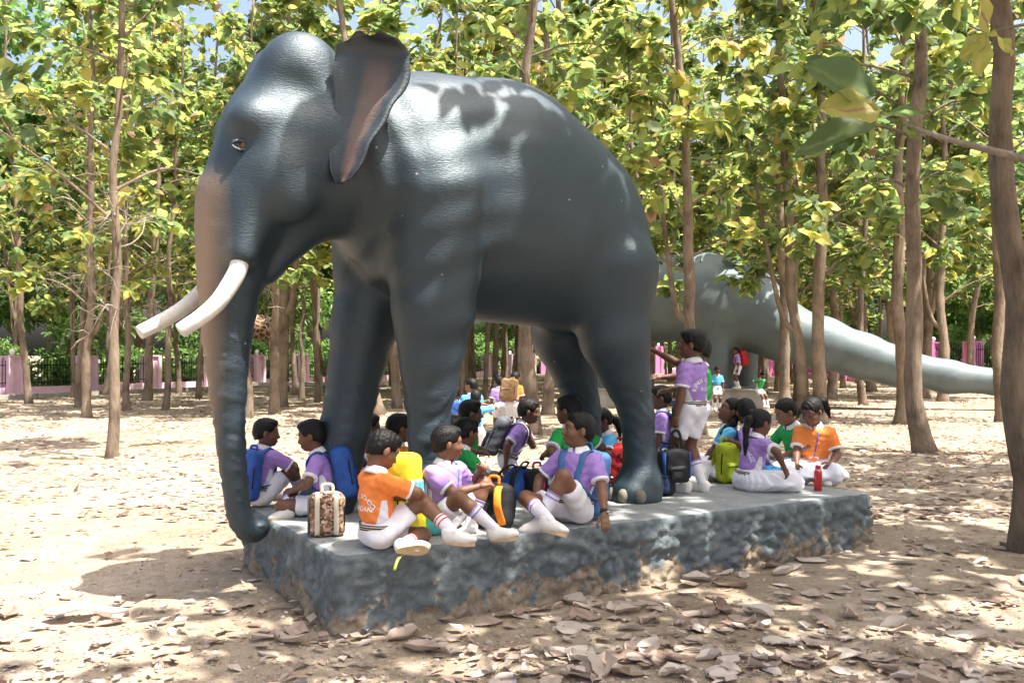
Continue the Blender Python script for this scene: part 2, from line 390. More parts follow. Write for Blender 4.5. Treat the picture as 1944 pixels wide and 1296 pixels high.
for i in range(7):
    a = Vector((-22.8, 29.0, 0)).lerp(Vector((-10.5, 50.2, 0)), i / 7); b = Vector((-22.8, 29.0, 0)).lerp(Vector((-10.5, 50.2, 0)), (i + .985) / 7)
    d = b - a; kb.box((a + b) / 2 + Vector((1.6, -.9, .06)), (d.length / 2, .09, .09), 0, Matrix.Rotation(math.atan2(d.y, d.x), 3, 'Z'))
k = kb.build('kerb', M_cem, None, False); tag(k, kind='structure')
sb = empty('concrete_bench', on_plane(565, 748), .1, 'long low concrete bench in front of the pale pink fence', 'bench')
m = MB().box((0, 0, .42), (3.2, .3, .06)); m.build('seat', M_cem, sb, False)
for x in (-2.6, -.9, .9, 2.6): MB().box((x, 0, .18), (.14, .24, .179)).build('leg', M_cem, sb, False)
for i, z in enumerate((5.2, 4.9, 4.55, 6.6)):
    pts = [(-75 + q * 12.5, 62 + i * .3, z + .0007 * (q * 12.5 - 62) ** 2 - .6) for q in range(11)]
    tag(MB().tube(pts, .028, 5).build('overhead_wire', M_white), 'thin pale overhead wire strung behind the pink fence', 'wire', 'overhead wires')
# ---------------------------------------------------------------- trees
LT = np.array([(0, 0, 0), (.36, 0, -.04), (.72, 0, -.10), (1, 0, -.22), (.16, .2, .0), (.36, .33, .03), (.72, .27, -.05), (.16, -.2, .0), (.36, -.33, .03), (.72, -.27, -.05)])
LF = [(0, 1, 4), (4, 1, 5), (1, 2, 6, 5), (2, 3, 6), (0, 7, 1), (7, 8, 1), (1, 8, 9, 2), (2, 9, 3)]
LT4 = np.array([(0, 0, 0), (.45, .3, 0), (1, 0, -.12), (.45, -.3, 0), (.5, 0, -.06)]); LF4 = [(0, 4, 1), (1, 4, 2), (0, 3, 4), (4, 3, 2)]
def leaves(rng, P, A, size, tmpl=LT, faces=LF, flat=.5, rnd=None):
    'P points, A leaf directions; returns verts, faces, per-vertex rnd'
    n = len(P); A = A / (np.linalg.norm(A, axis=1, keepdims=True) + 1e-9)
    up = np.tile((0, 0, 1.0), (n, 1)) + rng.normal(0, flat, (n, 3))
    S = np.cross(up, A); S /= np.linalg.norm(S, axis=1, keepdims=True) + 1e-9; U = np.cross(A, S)
    fold = rng.uniform(.2, 2.2, n)[:, None, None]
    T = tmpl[None] * size[:, None, None]
    V = P[:, None] + T[:, :, 0:1] * A[:, None] + T[:, :, 1:2] * S[:, None] * rng.uniform(.8, 1.15, n)[:, None, None] + T[:, :, 2:3] * U[:, None] * fold
    k = len(tmpl); F = [tuple(i * k + j for j in f) for i in range(n) for f in faces]
    r = rng.beta(1.9, 2.8, n) if rnd is None else rnd
    return V.reshape(-1, 3), F, np.repeat(r, k)
def leaf_obj(name, V, F, R, mat, parent=None, kind='stuff'):
    o = mesh_obj(name, V, F, mat, parent, False)
    at_ = o.data.attributes.new('rnd', 'FLOAT', 'POINT'); at_.data.foreach_set('value', R.astype(np.float32))
    if kind: o['kind'] = kind
    return o
def teak(seed, H=13.0, r0=.17, z0=3.2, nbr=20, nleaf=1100, lean=(0, 0), spread=1.0, lsize=.3, fork=False, bare=0):
    rng = np.random.default_rng(seed); t = MB()
    n = 16; off = np.cumsum(rng.normal(0, .058, (n, 2)), 0); off -= off[0]; off += np.array(lean)[None] * np.linspace(0, 1, n)[:, None] * H
    zz = np.linspace(-.15, H, n); stem = [(off[i, 0], off[i, 1], zz[i]) for i in range(n)]
    rad = [r0 * (1.0 - .72 * (i / (n - 1)) ** .8) for i in range(n)]
    fl = [(stem[0][0], stem[0][1], -.15), (stem[0][0], stem[0][1], .04), (stem[0][0], stem[0][1], .25)]
    sp = spline(stem, 3); rr = np.interp([p[2] for p in sp], zz, rad); rr = [r * (1 + .45 * math.exp(-max(p[2], 0) / .14)) * rng.uniform(.93, 1.08) for r, p in zip(rr, sp)]
    t.tube(sp, rr, 12)
    tips = []
    def stem_at(z): return np.array([np.interp(z, zz, off[:, 0]), np.interp(z, zz, off[:, 1]), z])
    if fork:
        b = stem_at(z0 * .75); e = b + np.array([fork * 1.1, .3, 5.0]); t.tube(spline([b, b + (fork * .5, .1, .8), e], 5), list(np.linspace(r0 * .6, .03, 11)), 8)
        for q in range(8): tips.append((b + (e - b) * rng.uniform(.4, 1), rng.normal(0, 1, 3) * .5, 1))
    for i in range(nbr):
        z = z0 + (H - z0) * (i + rng.uniform(0, .8)) / nbr; a = i * 2.4 + rng.uniform(-.5, .5); f = (z - z0) / (H - z0)
        L = spread * rng.uniform(1.1, 2.3) * (1 - .45 * f); up = rng.uniform(.25, .9)
        p0 = stem_at(z); d = np.array([math.cos(a), math.sin(a), up]); p1 = p0 + d * L * .5; p2 = p0 + d * L + (0, 0, -.25 * L * rng.uniform(0, 1))
        t.tube(spline([p0, p1, p2], 3), list(np.linspace(.034 - .014 * f, .009, 7)), 5, cap=False)
        for q in range(4):
            u = rng.uniform(.35, 1); b = p0 + (p2 - p0) * u; w = unit(d + rng.normal(0, .7, 3)); l = rng.uniform(.3, .8)
            e = b + w * l; t.tube([b, b + w * l * .5 + (0, 0, .04), e], [.011, .008, .005], 4, cap=False); tips.append((b, e - b, l))
    for i in range(bare):
        z = rng.uniform(1.9, 4.6); a = rng.uniform(0, 6.28); p = stem_at(z); d = np.array([math.cos(a), math.sin(a), rng.uniform(-.4, .5)])
        pts = [p]
        for q in range(5): d = unit(d + rng.normal(0, .35, 3)); pts.append(pts[-1] + d * .3)
        t.tube(spline(pts, 2), list(np.linspace(.018, .004, 11)), 5, 1, cap=False)
        for q in range(4):
            b = pts[rng.integers(1, 5)]; w = unit(d + rng.normal(0, .8, 3)); t.tube([b, b + w * .25, b + w * .5 + (0, 0, -.08)], [.008, .006, .003], 4, 1, cap=False)
    k = max(1, nleaf // max(1, len(tips))); P = []; A = []
    for b, d, l in tips:
        for q in range(k):
            u = rng.uniform(.2, 1.05); P.append(b + d * u + rng.normal(0, .05, 3)); h = rng.normal(0, 1, 3); h[2] = h[2] * .4 - .35; A.append(unit(d) * .5 + h)
    P = np.array(P); A = np.array(A)
    V, F, R = leaves(rng, P, A, rng.uniform(.65, 1.25, len(P)) * lsize)
    return t, (V, F, R)
VAR = {}
def variant(key, **kw):
    t, (V, F, R) = teak(**kw); o1 = t.build('trunk', [M_bark, M_twig]); o2 = leaf_obj('crown', V, F, R, M_teak)
    VAR[key] = (o1.data, o2.data); bpy.data.objects.remove(o1); bpy.data.objects.remove(o2)
for i in range(6): variant(i, seed=11 + i, H=[13, 14, 12, 15, 12.5, 13.5][i], r0=.17, z0=[3.2, 3.8, 3.0, 3.6, 2.8, 3.4][i], nbr=24, nleaf=1150, lsize=.34, fork=[0, 0, .8, 0, -.9, 0][i])
for i in range(2): variant(10 + i, seed=31 + i, H=11, r0=.12, z0=3.0, nbr=18, nleaf=900, lsize=.26, bare=11)
variant(20, seed=51, H=10.5, r0=.15, z0=4.4, nbr=16, nleaf=480, spread=1.25, lsize=.34)
variant(21, seed=52, H=10.0, r0=.14, z0=4.6, nbr=14, nleaf=360, spread=1.4, lsize=.34)
variant(22, seed=53, H=9.0, r0=.14, z0=4.8, nbr=20, nleaf=460, spread=2.0, lsize=.34)
def plant(name, loc, var, rz, sc, label, cat='tree', group=None, lean=(0, 0), thick=1.0):
    r = empty(name, loc, rz, label, cat, group); r.scale = (sc * thick, sc * thick, sc) if thick != 1 else (sc, sc, sc); r.rotation_mode = 'ZYX'
    r.rotation_euler = (lean[0], lean[1], rz)
    for nm, d in zip(('trunk', 'crown'), VAR[var]):
        o = bpy.data.objects.new(nm, d); COL.objects.link(o); o.parent = r
        if nm == 'crown':
            o['kind'] = 'stuff'
            if thick != 1: o.scale = (1 / thick, 1 / thick, 1)
    return r
rt = random.Random(5)
GT = 'teak trees of the grove'
# (base pixel x, y, trunk diameter, variant, lean toward image left/right, label)
near = [
 (1948, 1045, .29, 20, -.085, 'thick rough teak trunk leaning over the leaf litter beside the right end of the plinth'),
 (1758, 856, .34, 3, -.025, 'stout grey teak standing alone in front of the dinosaur tail tip'),
 (1712, 802, .38, 1, -.015, 'stout teak just behind another, dinosaur tail passing behind both'),
 (1524, 800, .36, 4, -.05, 'left stem of the twin teak in front of the dinosaur tail base'),
 (1552, 801, .40, 0, -.03, 'right stem of the twin teak in front of the dinosaur tail base'),
 (1577, 757, .44, 5, 0, 'teak standing behind the twin stems at the dinosaur tail'),
 (1330, 826, .33, 2, -.015, 'slim teak standing in front of the dinosaur hump'),
 (1012, 824, .37, 5, 0, 'stout teak seen between the elephant front and hind legs'),
 (1040, 786, .40, 1, 0, 'teak directly behind the stout one under the elephant belly'),
 (211, 868, .20, 10, 0, 'slim pale teak with bare dead twigs standing alone on the sunny ground'),
 (521, 786, .34, 2, .01, 'forked teak between the elephant trunk and front legs'),
 (471, 792, .24, 11, .02, 'grey slim teak beside the tip of the elephant trunk'),
 (165, 792, .3, 4, .01, 'teak with rough flaking bark beside the slim pale one'),
 (148, 772, .22, 10, .01, 'thin teak close behind the rough barked one'),
 (241, 778, .24, 11, -.01, 'thin straight teak right of the slim pale one'),
 (279, 758, .34, 0, .03, 'leaning teak in front of a pale pink pillar below the tusks'),
 (314, 776, .22, 10, .02, 'crooked thin teak under the tusk tips'),
 (573, 757, .22, 11, .0, 'slim teak in front of a pale pink pillar'),
]
for px, py, dia, var, ln, lab in near:
    p = on_plane(px, py); r0 = {10: .12, 11: .12, 20: .15, 21: .14}.get(var, .17)
    plant('teak_tree', p, var, rt.uniform(0, 6.28), rt.uniform(.95, 1.08), lab, lean=(0, ln), thick=.86 * dia / 2 / r0)
gen = [(622, 742, .26), (648, 738, .3), (884, 752, .22), (903, 742, .2), (921, 756, .2), (937, 741, .24), (957, 735, .2), (1082, 742, .3), (872, 765, .2), (1795, 735, .4), (1845, 745, .35), (1905, 800, .3), (1655, 742, .4), (1440, 735, .3), (1600, 735, .3), (340, 745, .25), (90, 738, .3), (30, 742, .2), (200, 742, .25), (700, 740, .3), (760, 735, .3), (1492, 776, .3), (1640, 768, .26), (1215, 772, .3), (1450, 745, .3)]
def TLAB(v, th): return ('slender ' if th < .68 else 'stout ' if th > .9 else 'middling ') + ('forked teak' if v in (2, 4) else 'straight teak') + ' with large yellow green leaves deep in the grove'
placed = [on_plane(a[0], a[1]) for a in near] + [on_plane(a[0], a[1]) for a in gen]
for px, py, dia in gen:
    v = rt.choice([0, 1, 2, 3, 4, 5]); plant('teak_tree', on_plane(px, py), v, rt.uniform(0, 6.28), rt.uniform(.9, 1.1), TLAB(v, dia / .34), group=GT, thick=dia / .34, lean=(rt.gauss(0, .015), rt.gauss(0, .03)))
for gy in range(16):
    for gx in range(-9, 13):
        y = 25 + gy * 2.9 + rt.uniform(-.9, .9); x = gx * 3.1 + rt.uniform(-1, 1); px = CX + FPX * x / y
        if not -150 < px < 2100: continue
        if y < 33.5 and 1225 < px < 1480: continue
        if y < 31 and 1225 < px: continue
        if y < 28 and px < 440: continue
        if y < 25.5 and 860 < px < 1060: continue
        if x < -24.4 + (y - 27.7) * .58 + 3: continue                         # stay inside the fence
        if x > 19.5: continue
        if 430 < px < 520 and y < 48: continue
        if any((Vector((x, y, 0)) - q).length < 1.7 for q in placed) or rt.random() < .06: continue
        placed.append(Vector((x, y, 0)))
        v = rt.randrange(6); th = rt.uniform(.5, .98); plant('teak_tree', (x, y, 0), v, rt.uniform(0, 6.28), rt.uniform(.95, 1.35), TLAB(v, th), group=GT, thick=th, lean=(rt.gauss(0, .02), rt.gauss(0, .04)))
# trees standing beside and behind the photographer, whose crowns shade the foreground
SHL = 'teak whose high crown dapples the plinth and the ground in front'
for x, y, v, s in [(4.7, 6.4, 22, 1.0), (2.35, 3.6, 22, 1.0), (-1.9, .5, 21, .95), (6.6, 8.8, 22, 1.05), (9.5, 6.5, 0, 1.0), (-4.8, 3.2, 21, .85), (10.4, 12.5, 2, 1.0), (6.6, 3.2, 22, 1.0), (1.9, .9, 22, .95), (9.2, 10.2, 20, 1.1)]:
    plant('teak_tree', (x, y, 0), v, rt.uniform(0, 6.28), s, SHL, group='shade trees round the plinth')

# the low branch reaching in with big leaves, on a tree that stands right of the plinth
def reach_tree():
    r = empty('teak_tree', (4.7, 4.6, 0), 0, 'teak reaching one low leafy branch in front of the grove', 'tree')
    inv = Vector((4.7, 4.6, 0)); t, (V, F, R) = teak(77, H=10, r0=.15, z0=4.3, nbr=18, nleaf=520, spread=1.9, lsize=.34)
    t.build('trunk', [M_bark, M_twig], r); leaf_obj('crown', V, F, R, M_teak, r)
    rng = np.random.default_rng(4); b = MB()
    main = [inv * 0 + Vector((0, 0, 2.55)), at(2080, 322, 5.35) - inv, at(1900, 290, 5.4) - inv, at(1770, 255, 5.45) - inv, at(1685, 225, 5.5) - inv]
    b.tube(spline(main, 4), list(np.linspace(.035, .009, 17)), 7)
    side = [at(1685, 225, 5.5) - inv, at(1640, 190, 5.5) - inv, at(1610, 170, 5.52) - inv]; b.tube(side, [.009, .007, .005], 5)
    side2 = [at(2100, 100, 5.3) - inv, at(1980, 40, 5.2) - inv, at(1880, 60, 5.2) - inv]; b.tube([Vector((0, 0, 3.6))] + side2, [.03, .018, .012, .007], 6)
    br = b.build('branch', [M_twig], r)
    def big(base, tip, w, roll, rnd):
        base = np.array(base); tip = np.array(tip); L = np.linalg.norm(tip - base); a = (tip - base) / L
        up = np.array([.25, -roll, 1.0]); S = unit(np.cross(up, a)); U = np.cross(a, S)
        v = []; n = 9; f = []
        for i in range(n):
            u = i / (n - 1); hw = w * math.sin(math.pi * min(.999, u ** .75 * .97 + .02)) ** .62
            for j in range(-3, 4):
                y = j / 3; v.append(base + a * L * u + S * (hw * y) + U * (.18 * w * abs(y) ** 1.5 * 1.4 - .1 * L * u * u + .02 * math.sin(9 * u + 3 * y)))
        for i in range(n - 1):
            for j in range(6): f.append((i * 7 + j, i * 7 + j + 1, (i + 1) * 7 + j + 1, (i + 1) * 7 + j))
        o = mesh_obj('leaf', np.array(v), f, M_teak, br); q = o.data.attributes.new('rnd', 'FLOAT', 'POINT'); q.data.foreach_set('value', np.array([rnd + (.22 if k % 7 == 3 else (.05 if (k // 7) % 2 else 0)) for k in range(len(v))], np.float32)); return o
    for (b0, b1, w, roll, rnd, D) in [((1655, 185), (1535, 118), .15, 2.5, .05, 5.5), ((1664, 212), (1560, 200), .13, 1.6, .62, 5.42), ((1664, 222), (1512, 285), .1, 1.0, .08, 5.6), ((1668, 222), (1762, 208), .09, .5, .3, 5.45),
                                      ((1872, 65), (1862, -30), .05, 1.6, .7, 5.2), ((1868, 66), (1828, 112), .06, 1.0, .6, 5.2), ((1866, 68), (1858, 142), .06, 2.2, .6, 5.15), ((1880, 62), (1925, 100), .06, .6, .66, 5.2), ((1700, 228), (1745, 260), .05, .8, .4, 5.5)]:
        big(at(*b0, D) - inv, at(*b1, D - .08) - inv, w, roll, rnd)
reach_tree()

# leafy trees, shrubs and palms beyond the fence
def bush(seed, R, H, z0, n, ls):
    rng = np.random.default_rng(seed); t = MB(); cl = []
    t.tube([(0, 0, -.1), (.1, 0, z0 + H * .3), (0, .2, z0 + H * .7)], [.2, .14, .05], 8)
    for i in range(14):
        a = rng.uniform(0, 6.28); rr = R * math.sqrt(rng.uniform(.05, 1)); z = z0 + H * rng.uniform(.08, .95); rr *= math.sin(math.pi * min(.93, max(.15, (z - z0) / H))) ** .5
        c = np.array([rr * math.cos(a), rr * math.sin(a), z]); cl.append((c, R * rng.uniform(.25, .5))); t.tube([(0, 0, z * .55), c * .6 + np.array((0, 0, z * .3)), c], [.07, .04, .02], 5)
    P = []; A = []
    for c, r in cl:
        k = n // len(cl); d = rng.normal(0, 1, (k, 3)); d /= np.linalg.norm(d, axis=1, keepdims=True); rr = r * rng.uniform(.35, 1.08, (k, 1)); P.append(c + d * rr * (1, 1, .8)); A.append(d * .7 + rng.normal(0, .6, (k, 3)) + (0, 0, -.3))
    P = np.concatenate(P); P[:, 2] = np.maximum(P[:, 2], .05); A = np.concatenate(A)
    V, F, Rr = leaves(rng, P, A, rng.uniform(.6, 1.3, len(P)) * ls, LT4, LF4)
    o1 = t.build('trunk', M_bark); o2 = leaf_obj('crown', V, F, Rr, M_bushleaf); d = (o1.data, o2.data); bpy.data.objects.remove(o1); bpy.data.objects.remove(o2); return d
for i in range(3): VAR['t%d' % i] = bush(60 + i, 3.8, 11 + i * 2.5, 2.6, 4800, .46)
for i in range(2): VAR['s%d' % i] = bush(70 + i, 1.9, 2.6, 0.0, 2600, .26)
def beyond(u, off):
    'a point past the fence line'
    path = [Vector((-27, 23, 0)), Vector((-19.6, 36, 0)), Vector((-11.5, 50, 0)), Vector((1.5, 72.4, 0)), Vector((19.5, 78, 0)), Vector((22.2, 50, 0)), Vector((24.6, 30, 0))]
    seg = [(b - a).length for a, b in zip(path, path[1:])]; s = u * sum(seg)
    for i, L in enumerate(seg):
        if s <= L or i == len(seg) - 1: break
        s -= L
    d = (path[i + 1] - path[i]).normalized(); return path[i] + d * s + Vector((-d.y, d.x, 0)) * off
for i in range(52):
    u = (i + rt.random() * .7) / 52
    plant('broadleaf_tree', beyond(u, rt.uniform(6, 8.5) if i % 2 else rt.uniform(11, 17)), 't%d' % (i % 3), rt.uniform(0, 6.28), rt.uniform(.85, 1.35), ('tall' if i % 3 == 2 else 'mid height' if i % 3 else 'low') + ' dense green tree growing beyond the pink fence', group='leafy trees beyond the fence')
for i in range(40):
    plant('shrub', beyond((i + rt.random() * .6) / 40, rt.uniform(1.9, 3.2)), 's%d' % (i % 2), rt.uniform(0, 6.28), rt.uniform(.7, 1.15), 'green shrub crowding the outer side of the pink fence', 'shrub', 'shrubs along the fence')
def palm(loc, h, lean, seed):
    rng = np.random.default_rng(seed); r = empty('palm_tree', loc, rng.uniform(0, 6), 'pale thin trunked palm beyond the pink fence', 'palm', 'palms beyond the fence')
    top = Vector((lean, 0, h)); MB().tube(spline([(0, 0, -.1), (lean * .3, 0, h * .5), top], 6), list(np.linspace(.17, .11, 13)), 8).build('trunk', M_palmbark, r)
    V = []; F = []; 
    for i in range(22):
        a = i * 2.4; el = rng.uniform(-.3, 1.0); d = np.array([math.cos(a) * math.cos(el), math.sin(a) * math.cos(el), math.sin(el)]); S = unit(np.cross(d, (0, 0, 1))); L = rng.uniform(2.2, 3.0)
        mid = [np.array(top) + d * L * u + np.array((0, 0, -1.5 * u * u)) for u in np.linspace(0, 1, 15)]
        for j in range(1, 14):
            for sg in (-1, 1):
                b = mid[j]; e = b + S * sg * (.75 * math.sin(math.pi * (j + 1) / 16) + .1) + d * .25 + np.array((0, 0, -.28)); w = d * .05; n = len(V); V += [b - w, b + w, e]; F.append((n, n + 1, n + 2))
        for j in range(14): n = len(V); w = S * .03; V += [mid[j] - w, mid[j] + w, mid[j + 1] + w, mid[j + 1] - w]; F.append((n, n + 1, n + 2, n + 3))
    leaf_obj('crown', np.array(V), F, rng.uniform(.3, .8, len(V)), M_bushleaf, r)
for i, (px, D, h, ln) in enumerate([(52, 43, 9, .8), (205, 52, 10, -.5), (118, 60, 11, .3), (330, 58, 11, .4), (560, 66, 10, -1.6), (1760, 66, 8, .3), (1880, 62, 7, .2), (1830, 70, 9, -.3), (985, 86, 12, .2), (1010, 90, 11, .2)]):
    palm(((px - CX) / FPX * D, D + 3, 0), h, ln, i)
# ---------------------------------------------------------------- the elephant statue
def skin_mat(name, c0, c1, wr, pink=None, rough=.5):
    m, t, p = new_mat(name)
    tc = N(t, 'ShaderNodeTexCoord'); o = tc.outputs['Object']
    a = N(t, 'ShaderNodeTexNoise', Scale=1.7, Detail=7.0, Roughness=.6); t.links.new(o, a.inputs['Vector'])
    col = ramp(t, a.outputs[0], [(.3, c0), (.7, c1)]).outputs[0]
    mp = N(t, 'ShaderNodeMapping'); mp.inputs['Scale'].default_value = (.42, .42, 1.5); t.links.new(o, mp.inputs[0])
    ds = N(t, 'ShaderNodeTexNoise', Scale=3.0, Detail=2.0); t.links.new(o, ds.inputs['Vector'])
    mixv = N(t, 'ShaderNodeMix', data_type='VECTOR'); mixv.inputs[0].default_value = .12; t.links.new(mp.outputs[0], mixv.inputs[4]); t.links.new(ds.outputs['Color'], mixv.inputs[5])
    v = N(t, 'ShaderNodeTexVoronoi', Scale=wr, feature='DISTANCE_TO_EDGE'); t.links.new(mixv.outputs[1], v.inputs['Vector'])
    w = N(t, 'ShaderNodeTexNoise', Scale=wr * 1.1, Detail=6.0, Roughness=.7); t.links.new(mixv.outputs[1], w.inputs['Vector'])
    vr = ramp(t, v.outputs['Distance'], [(.0, (0, 0, 0)), (.12, (1, 1, 1))])
    ad = N(t, 'ShaderNodeMath', operation='MULTIPLY_ADD'); ad.inputs[1].default_value = .22; t.links.new(vr.outputs[0], ad.inputs[0]); t.links.new(w.outputs[0], ad.inputs[2])
    b = N(t, 'ShaderNodeBump', Strength=.4, Distance=.009); t.links.new(ad.outputs[0], b.inputs['Height']); t.links.new(b.outputs[0], p.inputs['Normal'])
    if pink:
        # faded flesh coloured paint on the front of the trunk
        sp = N(t, 'ShaderNodeSeparateXYZ'); t.links.new(o, sp.inputs[0])
        zr = ramp(t, N(t, 'ShaderNodeMapRange').outputs[0], [(0, (0, 0, 0)), (1, (1, 1, 1))])
        mr = zr.inputs[0].links[0].from_node; mr.inputs['From Min'].default_value = 0; mr.inputs['From Max'].default_value = 3.6; t.links.new(sp.outputs[2], mr.inputs[0])
        e = zr.color_ramp.elements; e[0].position = .03; e[1].position = .25
        for q, vv in ((.5, 1), (.62, .9), (.68, 0)): z = e.new(q); z.color = (vv, vv, vv, 1)
        xr = N(t, 'ShaderNodeMapRange'); xr.inputs['From Min'].default_value = -.40; xr.inputs['From Max'].default_value = -.53; t.links.new(sp.outputs[0], xr.inputs[0])
        mu = N(t, 'ShaderNodeMath', operation='MULTIPLY'); t.links.new(zr.outputs[0], mu.inputs[0]); t.links.new(xr.outputs[0], mu.inputs[1])
        mu2 = N(t, 'ShaderNodeMath', operation='MULTIPLY'); t.links.new(mu.outputs[0], mu2.inputs[0]); mu2.inputs[1].default_value = .8
        mx = N(t, 'ShaderNodeMix', data_type='RGBA'); t.links.new(mu2.outputs[0], mx.inputs[0]); t.links.new(col, mx.inputs[6]); mx.inputs[7].default_value = (*pink, 1); col = mx.outputs[2]
    ch = N(t, 'ShaderNodeTexVoronoi', Scale=7.5); t.links.new(o, ch.inputs['Vector']); c1_ = ramp(t, ch.outputs['Distance'], [(.05, (1, 1, 1)), (.075, (0, 0, 0))]); c2_ = ramp(t, ch.outputs['Color'], [(.74, (0, 0, 0)), (.76, (1, 1, 1))]); cm = N(t, 'ShaderNodeMath', operation='MULTIPLY'); t.links.new(c1_.outputs[0], cm.inputs[0]); t.links.new(c2_.outputs[0], cm.inputs[1])
    cx_ = N(t, 'ShaderNodeMix', data_type='RGBA'); t.links.new(cm.outputs[0], cx_.inputs[0]); t.links.new(col, cx_.inputs[6]); cx_.inputs[7].default_value = (.3, .28, .26, 1); col = cx_.outputs[2]
    t.links.new(col, p.inputs['Base Color']); p.inputs['Roughness'].default_value = rough; p.inputs['Specular IOR Level'].default_value = .8; p.inputs['Specular Tint'].default_value = (.8, .92, 1, 1)
    return m
M_ele = skin_mat('elephant_paint', (.0095, .0175, .0255), (.0175, .031, .0425), 52, (.31, .195, .115))
M_ear = skin_mat('ear_paint', (.018, .023, .031), (.028, .034, .044), 30)
def ear_patch():
    t = M_ear.node_tree; p = t.nodes['Principled BSDF']; src = p.inputs['Base Color'].links[0].from_socket
    tc = N(t, 'ShaderNodeTexCoord'); sp = N(t, 'ShaderNodeSeparateXYZ'); t.links.new(tc.outputs['UV'], sp.inputs[0]); nz = N(t, 'ShaderNodeTexNoise', Scale=7.0, Detail=4.0); t.links.new(tc.outputs['UV'], nz.inputs['Vector'])
    ad = N(t, 'ShaderNodeMath', operation='MULTIPLY_ADD'); ad.inputs[1].default_value = .25; t.links.new(nz.outputs[0], ad.inputs[0]); t.links.new(sp.outputs[0], ad.inputs[2])
    r = ramp(t, ad.outputs[0], [(.5, (0, 0, 0)), (.7, (1, 1, 1)), (.85, (1, 1, 1)), (1.0, (0, 0, 0))]); r2 = ramp(t, sp.outputs[1], [(.12, (0, 0, 0)), (.3, (1, 1, 1))])
    mu = N(t, 'ShaderNodeMath', operation='MULTIPLY'); t.links.new(r.outputs[0], mu.inputs[0]); t.links.new(r2.outputs[0], mu.inputs[1])
    mx = N(t, 'ShaderNodeMix', data_type='RGBA'); t.links.new(mu.outputs[0], mx.inputs[0]); t.links.new(src, mx.inputs[6]); mx.inputs[7].default_value = (.13, .082, .062, 1); t.links.new(mx.outputs[2], p.inputs['Base Color'])
ear_patch()
M_tusk = simple('tusk_paint', (.62, .60, .56), .55, .16, 9, .4, 30)
M_nail = simple('toenail_paint', (.2, .18, .14), .7, .15)
M_eyeb = simple('eye_amber', (.1, .035, .012), .15, .2, spec=.6); M_black = simple('black_plastic', (.012, .012, .014), .45, .1)
ele = empty('elephant_statue', pw(0, 1.1), PA, 'life size dark blue grey bull elephant statue with white tusks', 'statue')
def ez(z): return z - PH
S = Sculpt(); K = .16
S.ell((1.15, 0, ez(2.86)), (.78, .60, .86), K).ell((1.72, 0, ez(2.84)), (.9, .68, .95), .2).ell((2.29, 0, ez(2.64)), (.77, .61, .79), .2)
S.ell((2.57, -.25, ez(2.33)), (.40, .33, .58), .15).ell((2.57, .25, ez(2.33)), (.40, .33, .58), .2)
for sg in (-1, 1):
    S.chain([(2.6, .33 * sg, ez(2.3)), (2.6, .36 * sg, ez(1.78)), (2.82, .36 * sg, ez(1.15)), (2.86, .36 * sg, ez(.62))], [.37, .27, .13, .145], .07)
    S.cone((2.84, .36 * sg, ez(.56)), (2.81, .36 * sg, ez(.50)), .2, .22, .06)
S.chain([(1.0, -.34, ez(2.75)), (.98, -.38, ez(1.95)), (.93, -.38, ez(1.05)), (.92, -.38, ez(.62))], [.44, .28, .135, .145], .07).cone((.9, -.38, ez(.56)), (.88, -.38, ez(.5)), .2, .22, .06)
S.chain([(.92, .34, ez(2.7)), (.76, .36, ez(1.85)), (.6, .37, ez(1.1)), (.5, .37, ez(.62))], [.40, .25, .175, .185], .07).cone((.47, .37, ez(.56)), (.44, .37, ez(.5)), .2, .22, .06)
S.cone((1.0, 0, ez(3.02)), (.35, 0, ez(3.08)), .62, .50, .2)
S.ell((.14, 0, ez(3.2)), (.44, .42, .56), .12)
for sg in (-1, 1): S.ell((.09, .16 * sg, ez(3.55)), (.28, .23, .27), .1).ell((-.24, .24 * sg, ez(3.16)), (.16, .14, .13), .1).ell((-.06, .36 * sg, ez(2.78)), (.2, .13, .26), .12)
S.ell((-.08, -.5, ez(3.34)), (.2, .15, .15), .12, -1).ell((-.08, .5, ez(3.34)), (.2, .15, .15), .12, -1)
S.cone((-.02, 0, ez(3.1)), (-.235, 0, ez(2.66)), .40, .325, .12)
S.ell((.2, 0, ez(2.76)), (.42, .36, .30), .14)
S.chain([(.15, 0, ez(2.6)), (-.1, 0, ez(2.24)), (-.15, 0, ez(2.12))], [.22, .1, .05], .08)
trunk = spline([(-.235, 0, ez(2.66)), (-.325, 0, ez(2.3)), (-.365, 0, ez(1.75)), (-.35, 0, ez(1.2)), (-.31, 0, ez(.75)), (-.275, 0, ez(.53)), (-.2, 0, ez(.435)), (-.125, 0, ez(.47))], 3)
tr = np.interp([3.2 - 0] * 0 + list(range(len(trunk))), [0, 3, 6, 9, 12, 15, 18, 21], [.325, .235, .158, .1, .082, .075, .066, .056])
S.chain(trunk, list(tr), .03)
for sg in (-1, 1): S.cone((-.2, .22 * sg, ez(2.8)), (-.335, .265 * sg, ez(2.3)), .15, .105, .1)
def ele_noise(X, Y, Z):
    ring = np.where((X < -.05) & (Z < 2.0), .007 * np.sin(Z * 95 + X * 30), 0) * np.clip((2.1 - Z) / .5, 0, 1)
    fold = .012 * np.sin(X * 30 + 5 * np.sin(Z * 2.2)) * np.exp(-((X - .55) / .16) ** 2) * (Z > 1.6)
    low = .012 * np.sin(X * 4.1 + 1) * np.sin(Y * 5.3) * np.sin(Z * 3.7)
    ribs = .006 * np.sin(Z * 26 + 3 * np.sin(X * 3)) * np.exp(-((X - 1.1) / .5) ** 2)
    knee = .007 * np.sin(Z * 60 + 8 * np.sin(X * 9)) * ((Z > .3) & (Z < .95) & (X > .3))
    return ring + fold + low + ribs + knee
V, Q = S.mesh(.026, ele_noise, 2)
